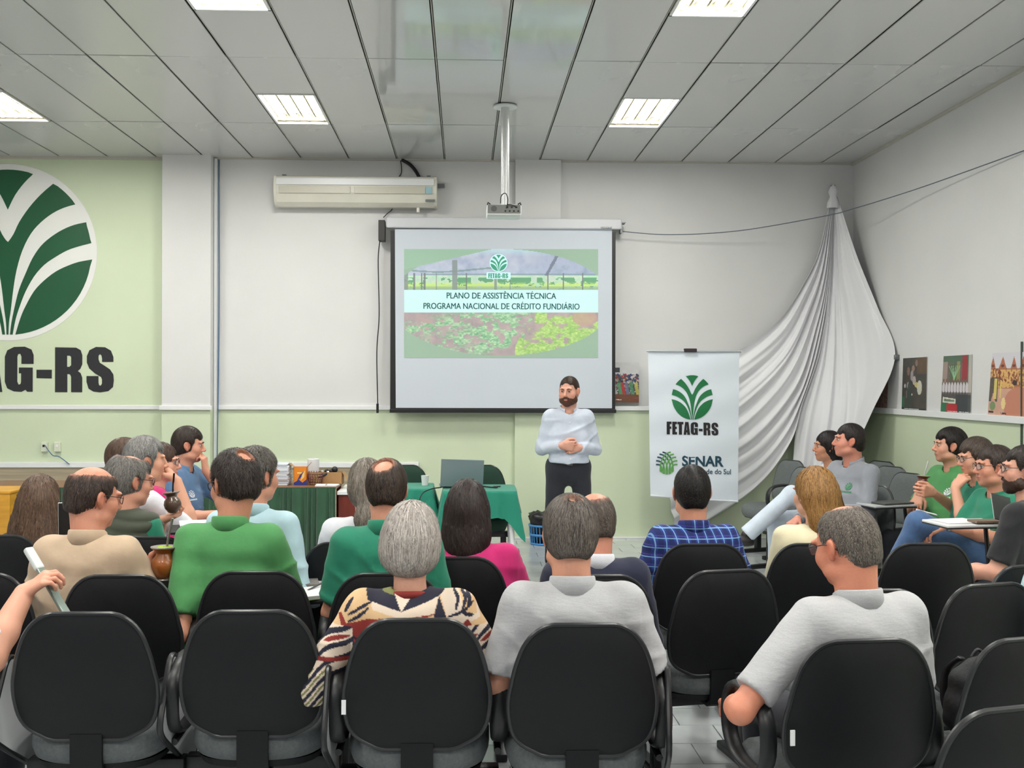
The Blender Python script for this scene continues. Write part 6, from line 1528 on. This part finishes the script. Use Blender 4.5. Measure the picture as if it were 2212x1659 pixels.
# -- right-hand group
PB['young'], _ = person('young dark-haired woman in a white top and pale jeans, in profile by the drape', 1787, 934, 272, face=90, head=(-2,0,0), fem=True, bw=.9, shirt=whit, sleeve='short', trousers=lightj, legs='flare', skin=(190,134,104), eyes=True, brow=(20,16,14),
  hst=dict(kind='mid', col=(16,13,14), col2=(40,32,30), mass=[((0,-.05,-.04),(0,-.07,-.12),.078,.06,.7),((0,-.07,-.12),(.02,-.06,-.28),.058,.05,.6)], n=3000, len=.13), arms=('lap','lap'), fat=.0,
  legpts=[[( -.09,0,.56),(-.06,.34,.76),(.0,.70,.42),(.02,.82,.38)], [(.095,0,.545),(.12,.42,.535),(.12,.40,.10),(.13,.53,.045)]])
PB['man in a long-sleeved grey'], _ = person('man in a long-sleeved grey shirt with a wrist watch, turned left beside the young woman', 1833, 918, 300, face=112, head=(-28,2,0), bw=1.16, shirt=gshirt, sleeve='long', collar=('polo',gshirt), trousers=dkt, skin=(208,140,118), eyes=True, fat=.012,
  hst=dict(col=(24,20,20), col2=(60,50,46), t=.009, len=.02, n=2600), arms=('desk',((.27,.12,-.27),(.20,.34,-.36))), emblem=('palm',(40,130,84),-.085,.0), belly=.04)
PB['dark-haired man in a light green'], _ = person('dark-haired man in a light green polo holding a gourd, at right in profile', 2050, 928, 306, face=104, head=(-20,0,0), bw=1.12, shirt=gpolo, collar=('polo',gpolo), trousers=dkt, skin=(212,156,130), eyes=True, fat=.012, brow=(26,20,18),
  hst=dict(col=(18,15,15), col2=(46,38,34), t=.016, len=.03, n=2800, comb=(0,.6,.1)), arms=(((.26,.10,-.27),('w',2016,1064,6.72)),((.24,.16,-.27),(.05,.26,-.13))), hands=(dict(curl=.8, d=(-.15,.9,.15), n=(.85,.2,.1), side=(0,0,1)), dict(curl=.5, d=(-.3,.4,-.5))), emblem=('palm',(225,235,225),-.09,0), belly=.07)
PB['brown-haired man in a teal'], _ = person('brown-haired man in a teal polo and glasses resting his chin on his hand', 2106, 950, 336, face=98, head=(-12,-10,0), bw=1.06, shirt=tpolo, collar=('polo',tpolo), trousers=dkt, skin=(214,158,132), eyes=True, glasses=(40,34,36),
  hst=dict(col=(46,38,34), col2=(110,94,82), t=.014, len=.04, n=2800, comb=(0,.8,.0)), arms=(((.20,.26,-.24),(.03,.215,.02)),'lap'), hands=(dict(d=(-.1,-.45,.6), n=(0,-.8,.5), side=(0,-.3,1), curl=1.1), None), lean=.04, emblem=('palm',(215,235,225),-.09,-.03))
PB['man in a teal polo and jeans'], _ = person('man in a teal polo and jeans with glasses and a wrist watch, legs crossed', 2146, 966, 372, face=98, head=(-12,-2,0), bw=1.12, shirt=tpolo, collar=('polo',tpolo), trousers=jeans, skin=(208,146,120), eyes=True, glasses=(38,32,34), fat=.010,
  hst=dict(col=(40,32,30), col2=(86,72,64), t=.010, len=.022, n=2800), arms=((('w',2162,1166,5.78),('w',2042,1137,5.80)),((.24,.16,-.27),('w',2064,1152,6.1))), hands=(dict(curl=.55, d=(.2,.8,-.35)), dict(curl=.6, d=(-.2,.8,-.3))), emblem=('palm',(215,235,225),-.09,-.03),
  legpts=[[(-.095,0,.58),(-.04,.54,.84),(.10,.68,.44),(.14,.80,.38)], [(.095,0,.545),(.12,.46,.54),(.12,.46,.10),(.13,.60,.045)]])
person('bearded man in a black t-shirt and glasses at the right edge of the picture', 2210, 966, 430, face=38, head=(34,0,0), bw=1.16, shirt=blackt, sleeve='short', trousers=dkt, skin=(212,156,134), eyes=True, glasses=(26,24,26), beard=dict(col=(62,44,34), t=.005),
  hst=dict(col=(30,24,22), col2=(64,52,46), t=.008, len=.014, n=2400, mess=.3), arms=(((.27,.06,-.28),(.20,.32,-.30)),'lap'))
PB['person at the right edge'], _ = person('person at the right edge in a pale blue shirt, only a sleeve in view', 2318, 1040, 560, face=10, head=(10,0,0), bw=1.08, shirt=lblue, sleeve='long', collar=('polo',lblue), trousers=dkt, skin=(210,152,128), hst=dict(col=(50,40,36), n=600), arms=('wide','lap'))
PB['person outside the left'], _ = person('person outside the left edge, only the raised forearm and hand in view', -185, 1060, 620, face=-6, head=(-20,0,0), bw=1.05, shirt=whit, trousers=dkt, skin=(218,160,134), hst=dict(col=(60,50,44), n=600), res=.012,
  arms=('lap',(('w',-25,1425,3.45),('w',52,1282,3.62))), hands=(None, dict(d=(.72,.10,.55), n=(.45,.45,-.60), side=(-.5,.8,.2), curl=.8, thumb=.7)), hs=1.28)
seat_under(PB['young'], 'grey chair of the dark-haired young woman in white', group=G2)
seat_under(PB['man in a long-sleeved grey'], 'grey chair of the man in the grey shirt by the drape', group=G2)
seat_under(PB['dark-haired man in a light green'], 'grey chair under the light green polo man with the gourd', group=G2)
seat_under(PB['brown-haired man in a teal'], 'grey chair under the man resting his chin on his hand', group=G2)
seat_under(PB['man in a teal polo and jeans'], 'grey chair under the teal polo man with the wrist watch', group=G2)
G4 = 'chairs of the people at the left'
seat_under(PB['grey-haired man with his hand at'], 'black chair of the grey-haired man drinking from a gourd', kind='black', group=G4)
seat_under(PB['man half hidden behind'], 'black chair of the half-hidden brown-haired man at left', kind='black', group=G4)
seat_under(PB['dark-haired woman in a bright pink'], 'black chair of the woman in the bright pink top', kind='black', group=G4)
seat_under(PB['man in a blue polo resting'], 'black chair of the man in the blue polo', kind='black', group=G4)
seat_under(PB['person at the right edge'], 'black chair of the person whose pale blue sleeve shows at the right edge', kind='black', group=G4)
seat_under(PB['person outside the left'], 'black chair of the person whose forearm shows at the left edge', kind='black', group=G4)
# -- the speaker
sb, inf = person('bearded man in a pale blue shirt standing before the screen, hands joined', 1229, 815, 256, face=180, head=(-24,-6,0), bw=1.06, hk=1.02, shirt=spk, sleeve='long', collar=('polo',spk), trousers=dkt, stand=True, skin=(216,160,138), eyes=True, brow=(70,46,34),
  hst=dict(col=(40,28,24), col2=(84,62,50), t=.003, len=.012, n=3600, w=.0007, lift=.0008, amp=.0008, front=.040, comb=(0,-.3,0)), beard=dict(col=(84,52,38), t=.006), res=.008,
  arms=(((.225,-.01,-.275),(.075,.185,-.255)),((.225,-.01,-.275),(.075,.205,-.235))), hands=(dict(d=(.75,.12,-.05), n=(.1,-.9,.1), side=(0,0,1), curl=.8), dict(d=(-.75,.12,-.02), n=(-.1,-.9,.1), side=(0,0,1), curl=.8)), wr=.008)
zb_ = .938
MB().tube([(.160*math.cos(a), .134*math.sin(a), zb_+.03) for a in [2*PI*i/40 for i in range(40)]], .018, 6, closed=True, flat=(0,0,1)).build('belt', mat('belt_leather', (34,24,22), .4), sb, smooth=True)
MB().box((0,.138,zb_+.03), (.045,.012,.034), bev=.003).build('belt_buckle', mat('buckle', (110,104,100), .35, .8), sb)
m = MB(); V = np.array([(0, .3, inf['shc'][2]+.03-.075*i) for i in range(8)])
for it in range(40): V = V + A3(0,-1,0)*np.clip(inf['fs'].samp(V)-.002, -.02, .03)[:, None]*.8
for v in V: m.lathe([(.0065,0),(.0065,.002),(.0001,.0025)], c=v, n=10, M=Matrix.Rotation(-PI/2, 4, 'X'))
bo = m.build('shirt_buttons', trimw, sb); bo['kind'] = 'stuff'
# ---- small things in hands and on boards
gold = mat('ring_gold', (210,170,90), .3, .9)
def gourd(label, c, k=1.0, col=(150,84,34), straw=(150,145,140), tilt=(0,0), stand_=False, yerba=True):
    e = empty('mate_gourd', c); e.rotation_euler = (tilt[0], tilt[1], 0); tag(e, label, 'mate gourd'); m = MB()
    m.lathe([(.001,0),(.018,0),(.030,.008),(.043,.03),(.047,.05),(.042,.07),(.030,.084),(.028,.092),(.036,.104),(.046,.110),(.046,.113),(.038,.110),(.030,.1),(.001,.1)], n=28)
    e.scale = (k,)*3; m.build('gourd_bowl', mat('gourd_%d' % col[0], col, .3, coat=.4, var=.15, vscale=8), e, smooth='a')
    MB().lathe([(.043,.109),(.048,.112),(.048,.115),(.042,.114)], n=28).build('gourd_rim', mat('rim_silver', (170,165,160), .3, .8), e, smooth='a')
    if yerba: MB().lathe([(.001,.113),(.02,.116),(.041,.110)], n=20).build('yerba', mat('yerba_green', (150,180,40), .9, bump=.5, bscale=200), e, smooth=True)
    MB().tube(smoothline([(.005,0,.06),(.010,.0,.12),(.018,0,.17),(.026,0,.20)], 5), .0042, 8).tube([(.018,0,.165),(.028,0,.215)], .0052, 8).build('straw', mat('straw_%d' % straw[0], straw, .3, .8), e, smooth='a')
    if stand_: MB().tube([(.034*math.cos(a), .034*math.sin(a), .0) for a in [2*PI*i/24 for i in range(24)]], .0035, 6, closed=True).build('gourd_foot', mat('rim_silver', (170,165,160), .3, .8), e, smooth=True)
    return e
gourd('amber mate gourd on a metal foot held between the beige and green polo men', P(355, 1250, 4.24), 1.15, col=(150,84,34), stand_=True)
gourd('dark brown mate gourd with a thin straw held by the grey-haired man at left', P(375, 1108, 5.35), .95, col=(88,66,50), straw=(40,36,34), tilt=(0,-.12), yerba=False)
gourd('brown mate gourd with green herb held by the light green polo man', P(1991, 1064, 6.80), 1.0, col=(96,50,38), straw=(215,215,215), tilt=(0,.08))
def flat(name, label, cat, c, size, m, rz=0, cover=None):
    e = empty(name, c, rz); tag(e, label, cat); MB().box((0,0,size[2]/2), size, bev=min(.002, size[2]*.3)).build('pages', m, e)
    if cover: MB().box((0,0,-.0005), (size[0]+.006, size[1]+.006, .002)).build('cover', cover, e)
    return e
def onboard(px, py, z=.7245): return PZ(px, py, z)
flat('notebook', 'white notebook with a green-edged cover on the writing board beside the green polo man', 'notebook', onboard(681,1284), (.15,.20,.016), paper, .5, mat('cover_green', (110,140,60), .6))
flat('folder', 'grey folder lying behind the white notebook on the writing board', 'folder', onboard(650,1262), (.16,.14,.012), mat('folder_grey', (112,110,106), .6), .2)
o = MB().tube([(-.06,0,0),(.055,0,0)], .0045, 8).tube([(.055,0,0),(.066,0,0)], [.004,.001], 8).build('pen', steel, smooth='a'); o.location = onboard(683,1266,.748); o.rotation_euler = (0,-.12,1.1); tag(o, 'silver pen lying on the white notebook', 'pen')
e = empty('phone', P(146,1122,4.62)); e.rotation_euler = (.1,0,.25); tag(e, 'dark phone held up between the long-haired woman and the beige polo man', 'phone')
MB().box((0,0,0), (.075,.008,.15), bev=.003).build('phone_body', dark, e); MB().box((0,.004,0), (.078,.004,.153), bev=.0015).build('phone_case', trimw, e)
flat('notebook', 'white open notebook on the board right of the man in the olive vest', 'notebook', P(418,1133,5.0), (.13,.18,.010), paper, .3)
e = empty('writing_tablet', P(418,1137,5.0)+Vector((0,0,-.012)), .3); tag(e, 'dark writing board under the open notebook right of the olive vest', 'writing board'); MB().box((0,0,0), (.22,.26,.012), bev=.003).build('board', dark, e); MB().tube([(.08,0,-.005),(.10,.02,-.25)], .012, 8).build('board_arm', dark, e)
# boards and papers of the right-hand group
c = P(1915, 1090, 7.1); e = empty('writing_tablet', c, .25); tag(e, 'dark-edged writing board with folders in front of the green polo man', 'writing board')
MB().box((0,0,0), (.34,.22,.014), bev=.004).build('board', boardm, e); MB().box((0,0,-.012), (.34,.22,.008), bev=.003).build('board_underside', dark, e); MB().tube([(.15,0,-.02),(.2,.03,-.25)], .012, 8).build('board_arm', dark, e)
flat('folder', 'dark folder on the writing board in front of the green polo man', 'folder', c + Vector((.03,.0,.009)), (.26,.17,.012), mat('folder_dark', (70,74,72), .5), .35)
c = P(2085, 1130, 5.55); e = empty('writing_tablet', c, .1); tag(e, 'black-edged writing board with white papers before the watch-wearing man', 'writing board')
MB().box((0,0,0), (.36,.26,.014), bev=.004).build('board', boardw, e); MB().box((0,0,-.010), (.36,.26,.008), bev=.003).build('board_underside', dark, e); MB().tube([(.12,0,-.02),(.16,.03,-.25)], .012, 8).build('board_arm', dark, e)
flat('paper_sheet', 'white sheets spread on the board before the watch-wearing man', 'paper', c + Vector((-.04,.02,.008)), (.22,.18,.004), paper, .2)
flat('notebook', 'brown notebook on the white sheets before the watch-wearing man', 'notebook', c + Vector((.08,-.06,.013)), (.15,.10,.012), mat('cover_brown', (120,100,84), .6), .05)
c = P(2165, 1098, 5.35); e = empty('clipboard', c, .3); e.rotation_euler = (1.1, .25, .2); tag(e, 'dark grey folder held upright at the right edge by the man in black', 'folder'); MB().box((0,0,0), (.12,.15,.006), bev=.002).build('folder_cover', mat('folder_dark', (70,74,72), .5), e); MB().box((0,0,-.005), (.115,.145,.004)).build('pages', paper, e)
c = P(2002, 1107, 5.95); o = MB().tube([(-.07,0,0),(.06,0,0)], .005, 8).tube([(.06,0,0),(.072,0,0)], [.0045,.001], 8).build('pen', paper, smooth='a'); o.location = c; o.rotation_euler = (0,.25,.15); tag(o, 'white pen in the hand of the man with the wrist watch', 'pen')
flat('phone', 'dark phone in the hands of the man with the wrist watch', 'phone', P(2000,1122,5.95), (.09,.15,.010), dark, 1.2)
def watch(label, c, ax):
    e = empty('wrist_watch', c); e.rotation_euler = Vector(ax).to_track_quat('Z', 'Y').to_euler(); tag(e, label, 'watch')
    MB().tube([(.033*math.cos(a), .029*math.sin(a), 0) for a in [2*PI*i/28 for i in range(28)]], .010, 6, closed=True, flat=(0,0,1)).build('strap', mat('watch_steel', (185,185,188), .3, .8), e, smooth=True)
    MB().lathe([(.018,0),(.018,.006),(.001,.007)], n=20, M=Matrix.Rotation(-PI/2, 4, 'X')).build('watch_dial', trimw, e, loc=(0,.030,0))
watch('steel wrist watch of the man with crossed legs', P(2046,1138,5.80), (-1,.05,.1))
watch('white-faced wrist watch at the cuff of the man in the grey shirt', P(1774,1112,7.0), (-1,-.5,-.3))
# backpack
c = P(2118, 1500, 3.3); e = empty('backpack', (c.x, 3.3, .0)); e.scale = (.8, .8, .72); e.location.z = 0.48; tag(e, 'black backpack leaning on the seat at the right edge', 'backpack')
f = Fld((-.2,-.15,-.02), (.2,.15,.42), .010); f.ell((0,0,.12), (.15,.10,.13), .04); f.ell((0,.0,.24), (.13,.085,.14), .05); f.ell((0,-.07,.10), (.11,.05,.09), .02)
X, Y, Z = f.ax[0][:, None, None], f.ax[1][None, :, None], f.ax[2][None, None, :]; f.F = (f.F + .006*np.sin(X*40+Z*22)*np.sin(Z*30-X*14)).astype(f32); f.F = np.maximum(f.F, -(Z+.002*0)).astype(f32)
V, Q = f.mesh(); np_mesh('bag_body', [(V, Q, None)], mat('backpack_black', (26,27,30), .7, bump=.4, bscale=60), e)
m = MB()
for sx in (-1, 1): m.tube(smoothline([(sx*.05,.06,.36),(sx*.08,.12,.28),(sx*.09,.12,.15),(sx*.07,.08,.03)], 6), .02, 8, flat=(1,0,0))
m.tube(smoothline([(-.03,.02,.37),(0,.02,.41),(.03,.02,.37)], 5), .008, 8); m.build('strap', dark, e, smooth=True); MB().tube(smoothline([(-.09,-.115,.16),(0,-.125,.19),(.09,-.115,.16)], 6), .003, 6).build('zipper', steel, e)
# metal bar held by the hand at the left edge
a, b = P(76, 1212, 3.72), P(146, 1330, 3.62); d = (b-a).normalized(); e = empty('metal_bar', (a+b)/2); e.rotation_euler = d.to_track_quat('Z', 'Y').to_euler(); tag(e, 'grey metal bar with a ribbed white end, held by the hand at the left edge', 'metal bar'); Lb = (b-a).length
MB().box((0,0,.02), (.030,.014,Lb), bev=.004).build('bar', mat('bar_grey_green', (142,156,148), .35, .5), e); MB().box((0,0,-Lb*.5-.01), (.034,.022,.10), bev=.007).build('grip', mat('grip_white', (205,214,210), .4), e)
for i in range(6): MB().box((0,-.0115,-Lb*.5-.045+.013*i), (.024,.003,.005)).build('grip_rib', mat('rib_white', (225,230,228), .4), e)
MB().lathe([(.006,0),(.006,.004),(.001,.005)], n=14, M=Matrix.Rotation(PI/2, 4, 'X')).build('rivet', steel, e, loc=(0,-.008,.0))
# small necklace and paper ends seen beside bodies
